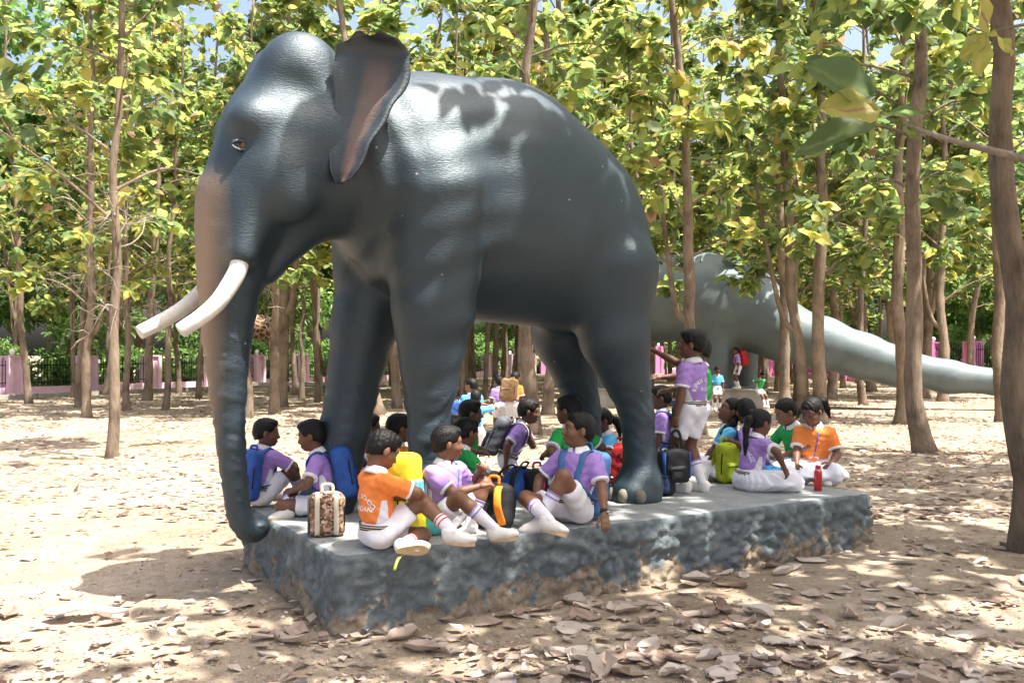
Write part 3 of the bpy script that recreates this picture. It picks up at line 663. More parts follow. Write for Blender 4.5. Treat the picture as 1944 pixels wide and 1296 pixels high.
body = mesh_obj('body', V, Q, M_ele, ele); ele_bvh = BVHTree.FromPolygons(V.tolist(), Q.tolist())
# ears: thick leathery sheets, top rim curled forward
def ear(sg):
    n, mN = 26, 15; v = []; f = []; uv = []
    lv = [(3.74, .36, .50), (3.70, .29, .59), (3.62, .25, .655), (3.5, .225, .665), (3.35, .24, .59), (3.13, .23, .45), (2.95, .20, .36), (2.83, .205, .30), (2.76, .24, .26)]
    zz = np.array([q[0] for q in lv])[::-1]; si = np.array([q[1] for q in lv])[::-1]; so_ = np.array([q[2] for q in lv])[::-1]
    for side in (0, 1):
        for i in range(n):
            u = i / (n - 1); z0 = 3.74 - .98 * u; a, b = np.interp(z0, zz, si), np.interp(z0, zz, so_)
            for j in range(mN):
                w = j / (mN - 1); x = a + (b - a) * w; y = .40 + .26 * w ** .8 * (1 - .3 * u) + .07 * u - .05 * math.sin(math.pi * w) + .015 * math.sin(6 * u + 3 * w)
                curl = max(0, 1 - u / .1); x -= .07 * curl; y += .06 * curl ** .7; z = z0 - .035 * curl * curl * (1 + .6 * math.sin(9 * w + 1)) + .03 * math.sin(math.pi * w) * (1 - u)
                y += .05 * w ** 3 * math.sin(3.1 * u + .4); x += .012 * math.sin(23 * u) * w * w
                th = (.03 * (1 - .55 * w)) * (1 if side else -1); v.append((x + th * .7, (y - th * .7) * sg, ez(z))); uv.append((w, u))
    for s in (0, 1):
        for i in range(n - 1):
            for j in range(mN - 1):
                a = s * n * mN + i * mN + j; q = (a, a + 1, a + mN + 1, a + mN); f.append(q if s else q[::-1])
    def rim(idx):
        for a, b in zip(idx, idx[1:]): f.append((a, b, b + n * mN, a + n * mN))
    rim([i * mN + mN - 1 for i in range(n)]); rim([j for j in range(mN)]); rim([i * mN for i in range(n)]); rim([(n - 1) * mN + j for j in range(mN)])
    o = mesh_obj('ear', v, f, [M_ear], ele); ul = o.data.uv_layers.new(name='UVMap')
    for l in o.data.loops: ul.data[l.index].uv = uv[l.vertex_index]
    return o
ear(-1); ear(1)
for sg in (-1, 1):
    ft = .0 if sg < 0 else .14
    pts = [(-.335, .265 * sg, ez(2.34)), (-.365, .285 * sg, ez(2.19)), (-.43 - ft * .25, .305 * sg, ez(2.07)), (-.51 - ft * .5, .32 * sg, ez(1.96)), (-.61 - ft * .75, .32 * sg, ez(1.87)), (-.72 - ft, .30 * sg, ez(1.79))]
    sp = spline(pts, 5); r = list(np.linspace(.062, .048, len(sp))); e = np.array(sp[-1]) - np.array(sp[-2]); sp += [np.array(sp[-1]) + e * .3, np.array(sp[-1]) + e * .5]; r += [.045, .02]
    MB().tube(sp, r, 16).build('tusk', M_tusk, ele)
    p, nrm, _, _ = ele_bvh.find_nearest(Vector((-.36, .3 * sg, ez(2.98))))
    e = MB().lathe([(.004, -.03), (.02, -.024), (.03, 0), (.02, .024), (.004, .03)], 14).build('eye', M_eyeb, ele); e.location = p - nrm * .012
    lid = MB()
    for q in (-1, 1):
        arc = [p + nrm * .012 + Vector((math.cos(a) * .052, 0, q * math.sin(a) * .03)) for a in np.linspace(0, math.pi, 9)]; lid.tube(arc, [.006, .011, .013, .014, .014, .014, .013, .011, .006], 6)
    lid.build('eyelid', M_ele, ele)
for fx, fy in ((.88, -.38), (.44, .37), (2.81, -.36), (2.81, .36)):
    for a in (-62, -22, 22, 62) if fy > 0 else (-100, -62, -22, 22, 62):
        w = math.radians(180 + a); S2 = Sculpt().ell((fx + .205 * math.cos(w), fy + .205 * math.sin(w), .055), (.045, .045, .062), .01); vv, qq = S2.mesh(.016, None, 1); mesh_obj('toenail', vv, qq, M_nail, ele)
tl = MB().tube(spline([(3.0, 0, ez(3.0)), (3.14, 0, ez(2.6)), (3.12, 0, ez(2.0)), (3.1, .02, ez(1.4))], 5), list(np.linspace(.07, .022, 16)), 9)
tl.build('tail', M_ele, ele)

# ---------------------------------------------------------------- the long tailed dinosaur statue
M_dino = skin_mat('dinosaur_paint', (.07, .093, .097), (.115, .142, .142), 9.0, None, .6)
def dino():
    b0 = at(1372, 772, 28.2); b0.z = 0
    r = empty('dinosaur_statue', b0, 0, 'grey green long tailed sauropod statue behind the elephant', 'statue')
    def L(px, py, D): return np.array(at(px, py, D) - b0)
    S = Sculpt()
    S.ell(L(1325, 560, 29.4), (2.3, 1.25, 1.36), .5).ell(L(1235, 575, 29.6), (2.2, 1.2, 1.25), .5).ell(L(1390, 580, 29.0), (1.5, 1.1, 1.2), .6).cone(L(1400, 585, 29), L(1470, 620, 28.6), 1.1, .95, .5)
    S.chain([L(1430, 600, 28.8), L(1500, 636, 28.4), L(1560, 651, 28), L(1640, 677, 27.6), L(1700, 695, 27.3), L(1800, 715, 27), L(1910, 727, 26.6), L(2010, 738, 26.4), L(2100, 748, 26.2)], [1.0, .82, .76, .65, .55, .45, .37, .26, .12], .3)
    for D, px in ((28.6, 1367), (30.6, 1412)): S.chain([L(px, 600, D), L(px - 4, 680, D), L(px, 742, D)], [.62, .46, .5], .3)
    for D, px in ((28.8, 1140), (30.6, 1160)): S.chain([L(px, 610, D), L(px, 700, D), L(px, 744, D)], [.55, .4, .44], .3)
    S.chain([L(1180, 560, 29.6), L(1080, 480, 30), L(1010, 380, 30.4), L(960, 290, 30.8)], [1.0, .6, .42, .34], .4).cone(L(960, 285, 30.8), L(915, 300, 31), .36, .22, .2)
    V, Q = S.mesh(.09, None, 3); mesh_obj('body', V, Q, M_dino, r)
    for sx, px in ((0, 1376), (1, 1150)):
        q = empty('concrete_plinth', at(px, 772, 29.3).xy.to_3d(), 0, ('low grey plinth under the dinosaur hind legs', 'low grey plinth under the dinosaur front legs')[sx], 'plinth')
        MB().box((0, .2, .24), (.95, 1.55, .28)).build('block', M_cem, q, False)
        MB().box((0, .2, .54), (1.0, 1.6, .02)).build('slab', M_cem, q, False)
dino()

# ---------------------------------------------------------------- the giraffe statue among the far trees
def giraffe():
    m, t, p = new_mat('giraffe_paint'); tc = N(t, 'ShaderNodeTexCoord')
    v = N(t, 'ShaderNodeTexVoronoi', Scale=3.6, feature='DISTANCE_TO_EDGE'); t.links.new(tc.outputs['Object'], v.inputs['Vector'])
    t.links.new(ramp(t, v.outputs['Distance'], [(.05, (.55, .36, .22)), (.09, (.13, .06, .035))]).outputs[0], p.inputs['Base Color']); p.inputs['Roughness'].default_value = .7
    mp = simple('giraffe_shank', (.5, .4, .28), .7)
    D = 45.0; b0 = at(490, 730, D); b0.z = 0
    r = empty('giraffe_statue', b0, 0, 'brown patched giraffe statue among trunks behind the elephant trunk', 'statue')
    S = Sculpt()
    S.ell((-.1, 0, 2.95), (.95, .42, .62), .2).ell((-.65, 0, 3.1), (.5, .4, .7), .2).ell((.6, 0, 2.8), (.5, .38, .55), .2)
    S.chain([(-.85, 0, 3.4), (-1.5, 0, 4.6), (-1.85, 0, 5.6)], [.42, .26, .2], .2).cone((-1.85, 0, 5.7), (-2.3, 0, 5.45), .2, .11, .1)
    for x, y in ((-.85, -.24), (-.8, .24), (.75, -.24), (.8, .24)): S.chain([(x, y, 2.7), (x, y, 1.5)], [.24, .12], .1)
    V, Q = S.mesh(.06, None, 2); mesh_obj('body', V, Q, m, r)
    for x, y in ((-.85, -.24), (-.8, .24), (.75, -.24), (.8, .24)): MB().tube([(x, y, 1.6), (x, y, .9), (x, y, .2), (x, y, -.03)], [.125, .085, .08, .12], 10).build('leg', mp, r)
    MB().tube([(1.05, 0, 2.9), (1.2, 0, 2.3), (1.15, 0, 1.7)], [.05, .03, .05], 6).build('tail', mp, r)
    for y in (-.1, .1): MB().tube([(-1.8, y, 5.85), (-1.75, y, 6.1)], [.035, .045], 6).build('horn', mp, r)
giraffe()
# ---------------------------------------------------------------- people
def skin(name, c): return simple(name, c, .5, .12, 30, .12, 160, .4)
M_skin = [skin('skin_a', (.18, .085, .048)), skin('skin_b', (.14, .064, .037)), skin('skin_c', (.21, .105, .062))]
M_hair = simple('black_hair', (.006, .005, .005), .55, .3, 60, .5, 95, .25)
def shirt_cloth(name, c):
    m = cloth(name, c); t = m.node_tree; p = t.nodes['Principled BSDF']; src = p.inputs['Base Color'].links[0].from_socket
    a = N(t, 'ShaderNodeAttribute', attribute_name='panel'); r = ramp(t, a.outputs['Fac'], [(.5, (0, 0, 0)), (.52, (1, 1, 1))])
    mx = N(t, 'ShaderNodeMix', data_type='RGBA'); t.links.new(r.outputs[0], mx.inputs[0]); t.links.new(src, mx.inputs[6]); mx.inputs[7].default_value = (.74, .73, .78, 1); t.links.new(mx.outputs[2], p.inputs['Base Color']); return m
CL = {'purple': shirt_cloth('purple_knit', (.36, .22, .56)), 'orange': shirt_cloth('orange_knit', (.80, .23, .055)), 'green': shirt_cloth('green_knit', (.03, .36, .085)), 'blue': shirt_cloth('sky_blue_knit', (.11, .42, .70)), 'white': cloth('white_cotton', (.76, .75, .80), .05), 'sock': cloth('white_sock', (.74, .72, .78), .05)}
M_lilac = cloth('lilac_stripe', (.30, .22, .55)); M_red = cloth('red_stripe', (.6, .12, .09))
M_sole = simple('gum_sole', (.52, .37, .22), .75, .1, 30, .3, 120); M_shoe = simple('white_canvas', (.72, .70, .66), .7, .06, 20, .3, 90)
M_eyew = simple('eye_white', (.38, .36, .34), .25, .03, spec=.5); M_iris = simple('eye_dark', (.01, .006, .005), .15, .1, spec=.6); M_lip = simple('lip', (.19, .07, .055), .5, .1)
M_steel = simple('steel', (.5, .5, .52), .25, .05, metal=.9)
def belt_mat():
    m, t, p = new_mat('striped_belt'); tc = N(t, 'ShaderNodeTexCoord'); s = N(t, 'ShaderNodeSeparateXYZ'); t.links.new(tc.outputs['UV'], s.inputs[0])
    w = ramp(t, s.outputs[1], [(0, (.012, .012, .02)), (.2, (.5, .42, .3)), (.38, (.012, .012, .02)), (.62, (.5, .42, .3)), (.8, (.012, .012, .02))]); w.color_ramp.interpolation = 'CONSTANT'
    t.links.new(w.outputs[0], p.inputs['Base Color']); p.inputs['Roughness'].default_value = .7; return m
M_belt = belt_mat()
def frame(fwd, up):
    x = unit(fwd); y = unit(np.cross(up, x)); z = np.cross(x, y); return np.stack([x, y, z], 1)       # columns: forward, left, up
def ik(a, b, l1, l2, pole):
    a = np.array(a, float); b = np.array(b, float); d = b - a; L = np.linalg.norm(d)
    if L > (l1 + l2) * .995: b = a + d / L * (l1 + l2) * .995; d = b - a; L = np.linalg.norm(d)
    if L < abs(l1 - l2) + .02: L = abs(l1 - l2) + .02; b = a + unit(d) * L; d = b - a
    x = (l1 * l1 - l2 * l2 + L * L) / (2 * L); h = math.sqrt(max(l1 * l1 - x * x, 0)); u = d / L
    p = np.array(pole, float) - a; p = p - u * (p @ u); return a + u * x + unit(p) * h, b
HAND_REST = dict(curl=.35)
def hand_sculpt(w, dirv, palm, curl, sc, side):
    'palm plus five jointed fingers; palm = direction the palm faces'
    d = unit(dirv); n = unit(np.array(palm) - d * (np.array(palm) @ d)); s = np.cross(n, d) * side     # s points to the thumb side
    S = Sculpt(); w = np.array(w, float); q = lambda a, b, c: w + (d * a + s * b + n * c) * sc
    S.cone(q(-.03, 0, 0), q(.02, 0, 0), .019 * sc, .021 * sc, .01 * sc)
    for b in (-.021, -.007, .007, .020): S.cone(q(.012, b * .7, 0), q(.062, b, .002), .0135 * sc, .0105 * sc, .012 * sc)
    for b, L in ((.0225, .052), (.0075, .06), (-.0075, .055), (-.0215, .043)):
        p = q(.064, b, .001); a = .15; k = curl * (1.0 + .15 * (b < 0)); fan = b * 2.2
        for i, l in enumerate((L * .42, L * .32, L * .26)):
            a += k * (1.0 if i else .7); v = (d * math.cos(a) + n * math.sin(a)) + s * fan * (.5 if i else 1); e = p + unit(v) * l * sc
            S.cone(p, e, (.0084 - .0008 * i) * sc, (.0078 - .0009 * i) * sc, .003 * sc); p = e
    p = q(.016, .022, .004); a = .75 - .25 * curl
    for i, l in enumerate((.032, .026, .02)):
        v = d * math.cos(a) + s * math.sin(a) + n * (.25 + .35 * curl * i); e = p + unit(v) * l * sc; S.cone(p, e, (.0105 - .001 * i) * sc, (.0095 - .001 * i) * sc, .006 * sc); p = e; a -= .32
    return S.mesh(.0042 * max(sc, .8), None, 1)
PEOPLE = []
def person(seat, yaw, label, shirt='purple', h=1.3, pose='sit', pz=None, lean=0.0, side=0.0, twist=0.0, head=(0, 0, 0), hands=None, feet=None, girl=False, skinc=0, lod=1.0,
           curls=(.35, .35), tail=None, badge=False, text=None, socks='lilac', palms=None, hairv=0, curly=False):
    '''seat: world point under the pelvis; yaw: facing (degrees, 0 = +x). Targets are local (forward, left, up) metres for a 1.3 m child, or world Vectors.'''
    sc = h / 1.3; yr = math.radians(yaw)
    root = empty('person', seat, yr, label, 'person'); inv = Matrix.Rotation(-yr, 3, 'Z')
    def loc(p):
        if isinstance(p, Vector): q = inv @ (p - Vector(seat)); return np.array(q) / sc
        return np.array(p, float)
    def ldir(v):
        return np.array(inv @ v) if isinstance(v, Vector) else np.array(v, float)
    sit = pose == 'sit'
    if pz is None: pz = .095 if sit else .655
    P = np.array([0, 0, pz]); la, sa, tw = math.radians(lean), math.radians(side), math.radians(twist)
    A = unit([math.sin(la), -math.sin(sa), math.cos(la)]); fw = unit([math.cos(tw), math.sin(tw), 0]); fw = unit(fw - A * (fw @ A)); lf = np.cross(A, fw)
    Nk = P + A * .355; CH = P + A * .25
    bend = unit(A + np.array([.25 * math.sin(la), 0, 0])) if sit else A
    sh = [Nk - A * .035 + lf * .128, Nk - A * .035 - lf * .128]
    hy, hp, hr = [math.radians(a) for a in head]
    hf = unit([math.cos(hy) * math.cos(hp), math.sin(hy) * math.cos(hp), -math.sin(hp)]); hu = unit(np.array([.35 * A[0], A[1] * .4 + math.sin(hr), 1.0])); HF = frame(hf, hu)
    hu = HF[:, 2]; HC = Nk + unit(A * .6 + hu * .5 + hf * .12) * .145
    hip = [P + np.array([.0, .072, -.01]), P + np.array([.0, -.072, -.01])]
    hands = hands or [((.12, .2, .35), (-.2, .6, .1)), ((.12, -.2, .35), (-.2, -.6, .1))]
    if not feet:
        feet = [((.24, -.1, .055), (.3, .9, .2)), ((.31, .10, .055), (.3, -.9, .2))] if sit else [((.0, .075, .065), (1, .1, .4)), ((.02, -.075, .065), (1, -.1, .4))]
    UA, FA, TH, SH = .205, .185, .315, .30
    el = []; wr = []; kn = []; an = []
    for i in range(2):
        e, w = ik(sh[i], loc(hands[i][0]), UA, FA, loc(hands[i][1])); el.append(e); wr.append(w)
        k, a = ik(hip[i], loc(feet[i][0]), TH, SH, loc(feet[i][1])); kn.append(k); an.append(a)
    vox = .0115 * lod
    ms = M_skin[skinc]; HL = lambda x, y, z: HC + HF @ np.array([x, y, z])
    # --- body: one skin surface (head and hands sampled finer and welded into the same mesh)
    B = Sculpt()
    B.ell(P + A * .02, (.085, .105, .08), .04, 1, frame(fw, A)).ell(P + A * .24, (.075, .105, .13), .05, 1, frame(fw, A)).cone(Nk - A * .03, HC - hu * .05 - hf * .015, .043, .04, .025)
    for i in range(2):
        B.cone(sh[i], el[i], .041, .033, .02).cone(el[i], el[i] + (wr[i] - el[i]) * .3, .034, .034, .015).cone(el[i] + (wr[i] - el[i]) * .3, wr[i], .034, .0205, .012)
        B.cone(hip[i], kn[i], .063, .046, .03).cone(kn[i], kn[i] + (an[i] - kn[i]) * .3, .047, .048, .02).cone(kn[i] + (an[i] - kn[i]) * .3, an[i], .048, .029, .015)
        B.ell(kn[i] + unit(2 * kn[i] - hip[i] - an[i]) * .012, (.038, .038, .038), .025)
    parts = [B.mesh(vox, None, 2)]
    Hd = Sculpt()
    Hd.ell(HL(-.012, 0, .03), (.094, .075, .082), .02, 1, HF).ell(HL(.026, 0, -.035), (.06, .056, .068), .035, 1, HF).ell(HL(.055, 0, -.083), (.026, .026, .02), .025, 1, HF)
    Hd.ell(HL(.05, .03, -.025), (.034, .03, .03), .02, 1, HF).ell(HL(.05, -.03, -.025), (.034, .03, .03), .02, 1, HF).cone(HL(.06, -.035, .026), HL(.06, .035, .026), .022, .022, .018)
    if lod < 1.3:
        Hd.ell(HL(.088, .031, .004), (.016, .019, .011), .012, -1, HF).ell(HL(.088, -.031, .004), (.016, .019, .011), .012, -1, HF)
        Hd.cone(HL(.084, 0, .008), HL(.1, 0, -.028), .007, .0115, .012).cone(HL(.088, -.012, -.034), HL(.088, .012, -.034), .008, .008, .008)
        Hd.cone(HL(.083, -.02, -.058), HL(.083, .02, -.058), .008, .008, .008).cone(HL(.081, -.016, -.07), HL(.081, .016, -.07), .008, .008, .008)
    for s in (-1, 1): Hd.ell(HL(-.012, .077 * s, -.008), (.02, .009, .03), .006, 1, frame(HF @ np.array([1, .35 * s, 0]), hu))
    Hd.cone(HL(-.02, 0, -.04), HL(-.015, 0, -.1), .045, .042, .03)
    parts.append(Hd.mesh(.0062 * lod, None, 1))
    for i in range(2):
        dv = wr[i] - el[i]; pn = np.array(palms[i], float) if palms and palms[i] is not None and not isinstance(palms[i], Vector) else (ldir(palms[i]) if palms and palms[i] is not None else np.array([.2, -.6 * (1 - 2 * i), -.6]))
        hd = dv
        if isinstance(curls[i], tuple): hd = ldir(curls[i][1]); cu = curls[i][0]
        else: cu = curls[i]
        parts.append(hand_sculpt(wr[i], hd, pn, cu, 1.0 * (.95 if lod < 1.5 else 1.1), 1 if i == 0 else -1))
    V, Q = merge(parts); mesh_obj('body', V * sc, Q, ms, root)
    # --- hair
    G = Sculpt(); G.ell(HL(-.016, 0, .038), (.101, .083, .086), .02, 1, HF).ell(HL(-.05, 0, -.0), (.066, .076, .085), .02, 1, HF)
    if not girl: G.ell(HL(.032, 0, .088), (.05, .058, .026), .02, 1, HF)
    G.ell(HL(.105, 0, -.045), (.085, .12, .112), .012, -1, HF).ell(HL(.02, 0, -.115), (.12, .13, .085), .02, -1, HF)
    for s in (-1, 1): G.ell(HL(.0, .092 * s, -.02), (.03, .03, .042), .01, -1, HF)
    hn = None
    if curly: hn = lambda X, Y, Z: .006 * np.sin(X * 330) * np.sin(Y * 310) * np.sin(Z * 320)
    else: hn = lambda X, Y, Z: .0045 * np.sin(X * 190 + Y * 90) * np.sin(Y * 210 + Z * 60)
    parts = [G.mesh(.0068 * lod, hn, 1)]
    if girl:
        T = Sculpt(); tl = tail or [(-.1, 0, .01), (-.15, 0, -.04), (-.17, 0, -.14), (-.15, 0, -.24)]
        pts = [HL(*p) for p in tl]; n = len(pts); T.chain(pts, list(np.interp(range(n), [0, 1, n - 1], [.024, .038, .012])), .02)
        parts.append(T.mesh(.008, lambda X, Y, Z: .004 * np.sin(X * 260 + Y * 200) * np.sin(Y * 240 + X * 100), 1))
    V, Q = merge(parts); mesh_obj('hair', V * sc, Q, M_hair, root)
    if lod < 1.3:
        for s in (-1, 1):
            c = HL(.0715, .031 * s, .002); m = MB(); prof = [(.0006, -.0115), (.008, -.0088), (.0115, 0), (.0097, .0062), (.0075, .0087), (.0006, .0115)]
            m.lathe(prof, 12); m.m = [1 if i >= 36 and i != 60 else 0 for i in range(len(m.f))]
            R = Matrix(frame(hu, hf).tolist()).to_3x3(); R = Matrix((np.stack([HF[:, 1], hu, hf], 1)).tolist())
            m.v = [tuple((np.array(R @ Vector(p)) + c) * sc) for p in m.v]; m.build('eye', [M_eyew, M_iris], root)
            MB().tube([HL(.084, .012 * s, .024) * sc, HL(.083, .03 * s, .0295) * sc, HL(.07, .049 * s, .024) * sc], [.003 * sc, .0038 * sc, .002 * sc], 5).build('eyebrow', M_hair, root)
        MB().tube([HL(.0855, -.021, -.0635) * sc, HL(.0925, 0, -.0645) * sc, HL(.0855, .021, -.0635) * sc], [.0022 * sc, .0042 * sc, .0022 * sc], 6).build('lips', M_lip, root)
    # --- shirt
    T = Sculpt(); FR = frame(fw, A); se = []
    for i in range(2):
        e = sh[i] + (el[i] - sh[i]) * .62; se.append(e); dd = unit(el[i] - sh[i]); T.cone(sh[i] - A * .005, e + dd * .03, .052, .055, .03).rbox(e + dd * .083, (.055, .075, .075), .004, .004, -1, frame(dd, np.cross(dd, (.3, .8, .2))))
    T.ell(P + A * .235, (.097, .125, .15), .05, 1, FR).ell(P + A * .12, (.094, .118, .12), .05, 1, FR).ell(Nk - A * .05, (.075, .125, .05), .04, 1, FR)
    if la > .25: T.ell(P + A * .2 - fw * .03, (.08, .115, .15), .05, 1, FR)
    T.ell(P - A * .025, (.13, .16, .045), .02, -1, FR)
    def wrk(X, Y, Z): return .0048 * np.sin(X * 60 + Z * 95 + 3 * np.sin(Y * 21)) * np.sin(Y * 45 + Z * 30)
    V, Q = T.mesh(.0105 * lod, wrk, 1)
    rel = V - P; lat = rel @ lf; hgt = rel @ A; fore = rel @ fw
    pan = np.minimum.reduce([np.abs(lat) - .08, .21 - hgt, .014 + .16 * (.23 - hgt) - np.abs(fore + .01), .145 - np.abs(lat)])
    shirt_o = mesh_obj('shirt', V * sc, Q, CL[shirt], root); pa_ = shirt_o.data.attributes.new('panel', 'FLOAT', 'POINT'); pa_.data.foreach_set('value', np.clip(.5 + pan * 12, 0, 1).astype(np.float32)); sbv = BVHTree.FromPolygons((V).tolist(), Q.tolist())
    for i in range(2):
        dd = unit(el[i] - sh[i]); MB().tube([(se[i] + dd * z) * sc for z in (.012, .014, .028, .031)], [.052 * sc, .0575 * sc, .0585 * sc, .05 * sc], 20).build('cuff', CL['white'], shirt_o)
    # collar
    m = MB(); nr = 22; rows = []
    ca = unit(HC - hu * .05 - Nk); cf = unit(fw - ca * (fw @ ca)); cl = np.cross(ca, cf); base = Nk + ca * .012
    for r_, z in ((.047, .03), (.055, .034), (.069, .004), (.075, -.012), (.069, -.014)):
        rows.append([(base + cf * (r_ * math.cos(a) * 1.05) + cl * (r_ * math.sin(a) * 1.12) + ca * (z - (.026 * max(0, math.cos(a)) ** 3 if z < .02 else .01 * max(0, math.cos(a))))) * sc for a in np.linspace(.16, 2 * math.pi - .16, nr)])
    m.add([p for r_ in rows for p in r_], [(i * nr + j, i * nr + j + 1, (i + 1) * nr + j + 1, (i + 1) * nr + j) for i in range(len(rows) - 1) for j in range(nr - 1)]); m.build('collar', CL['white'], shirt_o)
    # --- shorts or skirt
    U = Sculpt()
    if not girl:
        for i in range(2): dd = unit(kn[i] - hip[i]); e = hip[i] + dd * (.66 * TH); U.cone(hip[i], e, .074, .072, .03).rbox(e + dd * .075, (.06, .1, .1), .004, .004, -1, frame(dd, np.cross(dd, (.3, .2, .8))))
    U.ell(P + A * .03, (.092, .116, .076), .03, 1, FR).ell(P + np.array([-.006, 0, -.014]), (.08, .11, .078), .04)
    if girl and sit:
        for i in range(2): U.cone(hip[i], kn[i] + unit(kn[i] - hip[i]) * .03, .1, .068, .06).cone(kn[i] + np.array([.02, 0, -.03]), kn[i] + (an[i] - kn[i]) * .45 + np.array([.03, 0, -.02]), .062, .055, .06)
        U.ell((kn[0] + kn[1]) / 2 * .75 + P * .25 + np.array([0, 0, -.03]), (.25, .3, .045), .07)
        wn = lambda X, Y, Z: .009 * np.sin(np.arctan2(Y, X + .02) * 20) * np.clip(np.hypot(X, Y) / .2, 0, 1.3)
    elif girl:
        U.cone(P, P - np.array([0, 0, .3]), .12, .2, .04); wn = lambda X, Y, Z: .008 * np.sin(np.arctan2(Y, X) * 16)
    else:
        wn = lambda X, Y, Z: .005 * np.sin(X * 52 + Y * 40) * np.sin(Z * 47 + X * 22)
    V, Q = U.mesh(.0115 * lod, wn, 1); low = mesh_obj('skirt' if girl else 'shorts', V * sc, Q, CL['white'], root)
    lbv = BVHTree.FromPolygons(V.tolist(), Q.tolist())
    # --- belt, found by casting out from the waist
    if lod < 1.6:
        ring = []; nb = 30
        for j in range(nb):
            a = 2 * math.pi * j / nb; d = Vector(fw * math.cos(a) + lf * math.sin(a)); rr = 0
            for bv in (sbv, lbv):
                o = Vector(P + A * .042); h0, _, _, ds = bv.ray_cast(o + d * .4, -d)
                if h0: rr = max(rr, .4 - ds)
            ring.append((d, min(max(rr, .09), .128) + .004))
        vv = []; ff = []; uv = []
        for z in (.025, .059):
            for d, r_ in ring: vv.append((P + A * z + np.array(d) * r_) * sc)
        for j in range(nb): ff.append((j, (j + 1) % nb, nb + (j + 1) % nb, nb + j))
        bo = mesh_obj('belt', vv, ff, M_belt, root); ul = bo.data.uv_layers.new(name='UVMap')
        for poly in bo.data.polygons:
            for li, vi in zip(poly.loop_indices, poly.vertices): ul.data[li].uv = (0, 1.0 if vi >= nb else 0.0)
        md = bo.modifiers.new('thick', 'SOLIDIFY'); md.thickness = .004
    # --- socks and shoes
    for i in range(2):
        sd = unit(kn[i] - an[i]); td = feet[i][2] if len(feet[i]) > 2 else None
        td = ldir(td) if td is not None else np.array([1, .15 * (1 - 2 * i), 0.0]) if not sit else np.array([.75, .5 * (1 - 2 * i) * -1, -.05])
        upv = ldir(feet[i][3]) if len(feet[i]) > 3 else (np.array([0, 0, 1.0]) if not sit else unit(np.array([0, 0, .8]) + sd * .3))
        FF = frame(td, upv); fl = lambda x, y, z: an[i] + FF @ np.array([x, y, z])
        sl_ = SH * (.62 if socks == 'lilac' else .36)
        K = Sculpt(); K.cone(an[i] - sd * .01, an[i] + sd * sl_, .033, .0475 if socks == 'lilac' else .043, .01); V, Q = K.mesh(.0085 * lod, None, 1)
        C = V[Q].mean(1); u = (C - an[i]) @ sd; fm = np.zeros(len(Q), int)
        sk_ = mesh_obj('sock', V * sc, Q, CL['sock'], root)
        if lod < 1.6:
            for q0 in (.0, .028): rr_ = (.034 + ((.049 if socks == 'lilac' else .043) - .034) * (sl_ - q0) / sl_ + .0015) * sc; MB().tube([(an[i] + sd * (sl_ - q0 + z)) * sc for z in (-.005, .005)], rr_, 18).build('stripe', M_lilac if socks == 'lilac' else M_red, sk_)
        Z = Sculpt(); Z.cone(fl(-.03, 0, -.005), fl(-.02, 0, -.03), .034, .034, .02).cone(fl(.0, 0, -.012), fl(.09, 0, -.034), .034, .028, .03).ell(fl(.095, 0, -.036), (.06, .037, .024), .02, 1, FF).cone(fl(-.02, 0, -.04), fl(.08, 0, -.045), .032, .032, .02)
        V, Q = Z.mesh(.0085 * lod, None, 1); shoe = mesh_obj('shoe', V * sc, Q, M_shoe, root)
        m = MB(); prof = []
        for a in np.linspace(0, 2 * math.pi, 24, endpoint=False):
            x = .05 + .093 * math.cos(a); w_ = .036 + .007 * math.cos(a) - .006 * math.exp(-((x - .03) / .04) ** 2); prof.append((x, w_ * math.sin(a)))
        vv = [fl(x, y, z) * sc for z in (-.076, -.052) for x, y in prof]; ff = [(j, (j + 1) % 24, 24 + (j + 1) % 24, 24 + j) for j in range(24)] + [tuple(range(23, -1, -1)), tuple(range(24, 48))]
        m.add(vv, ff); m.build('sole', M_sole, shoe, False)
        if lod < 1.1:
            lc = MB()
            for q in range(4): x = .02 + q * .018; lc.tube([fl(x, -.022, -.006 - q * .006) * sc, fl(x + .006, 0, .012 - q * .006) * sc, fl(x, .022, -.006 - q * .006) * sc], .0028 * sc, 5)
            lc.build('laces', CL['sock'], shoe)
    if badge:
        m = MB(); fr = lambda x, y, z: (P + fw * x + lf * y + A * z) * sc
        def onf(y, z):
            h0, _, _, ds = sbv.ray_cast(Vector(P + fw * .4 + lf * y + A * z), Vector(-fw)); return fr((.4 - ds if h0 else .1) + .004, y, z)
        m.tube([onf(.05, .33), onf(.04, .26), onf(.02, .18), onf(.01, .12)], [(.002, .006)] * 4, 6); ln = m.build('lanyard', simple('lanyard_blue', (.04, .1, .5), .6) if 'lanyard_blue' not in MATS else MATS['lanyard_blue'], root)
        c = (onf(-.03, .12), onf(.045, .12), onf(.045, .04), onf(-.03, .04)); b2 = mesh_obj('card', c, [(0, 1, 2, 3)], CL['white'], ln, False); b2.modifiers.new('t', 'SOLIDIFY').thickness = .003
    if text:
        lettering(text, P, A, fw, lf, sbv, shirt_o, sc)
    PEOPLE.append(dict(root=root, sc=sc, P=P, A=A, fw=fw, lf=lf, sh=sh, wr=wr, el=el, sbv=sbv, seat=Vector(seat), yr=yr)); return PEOPLE[-1]
M_print = cloth('white_print', (.8, .8, .8), .03)
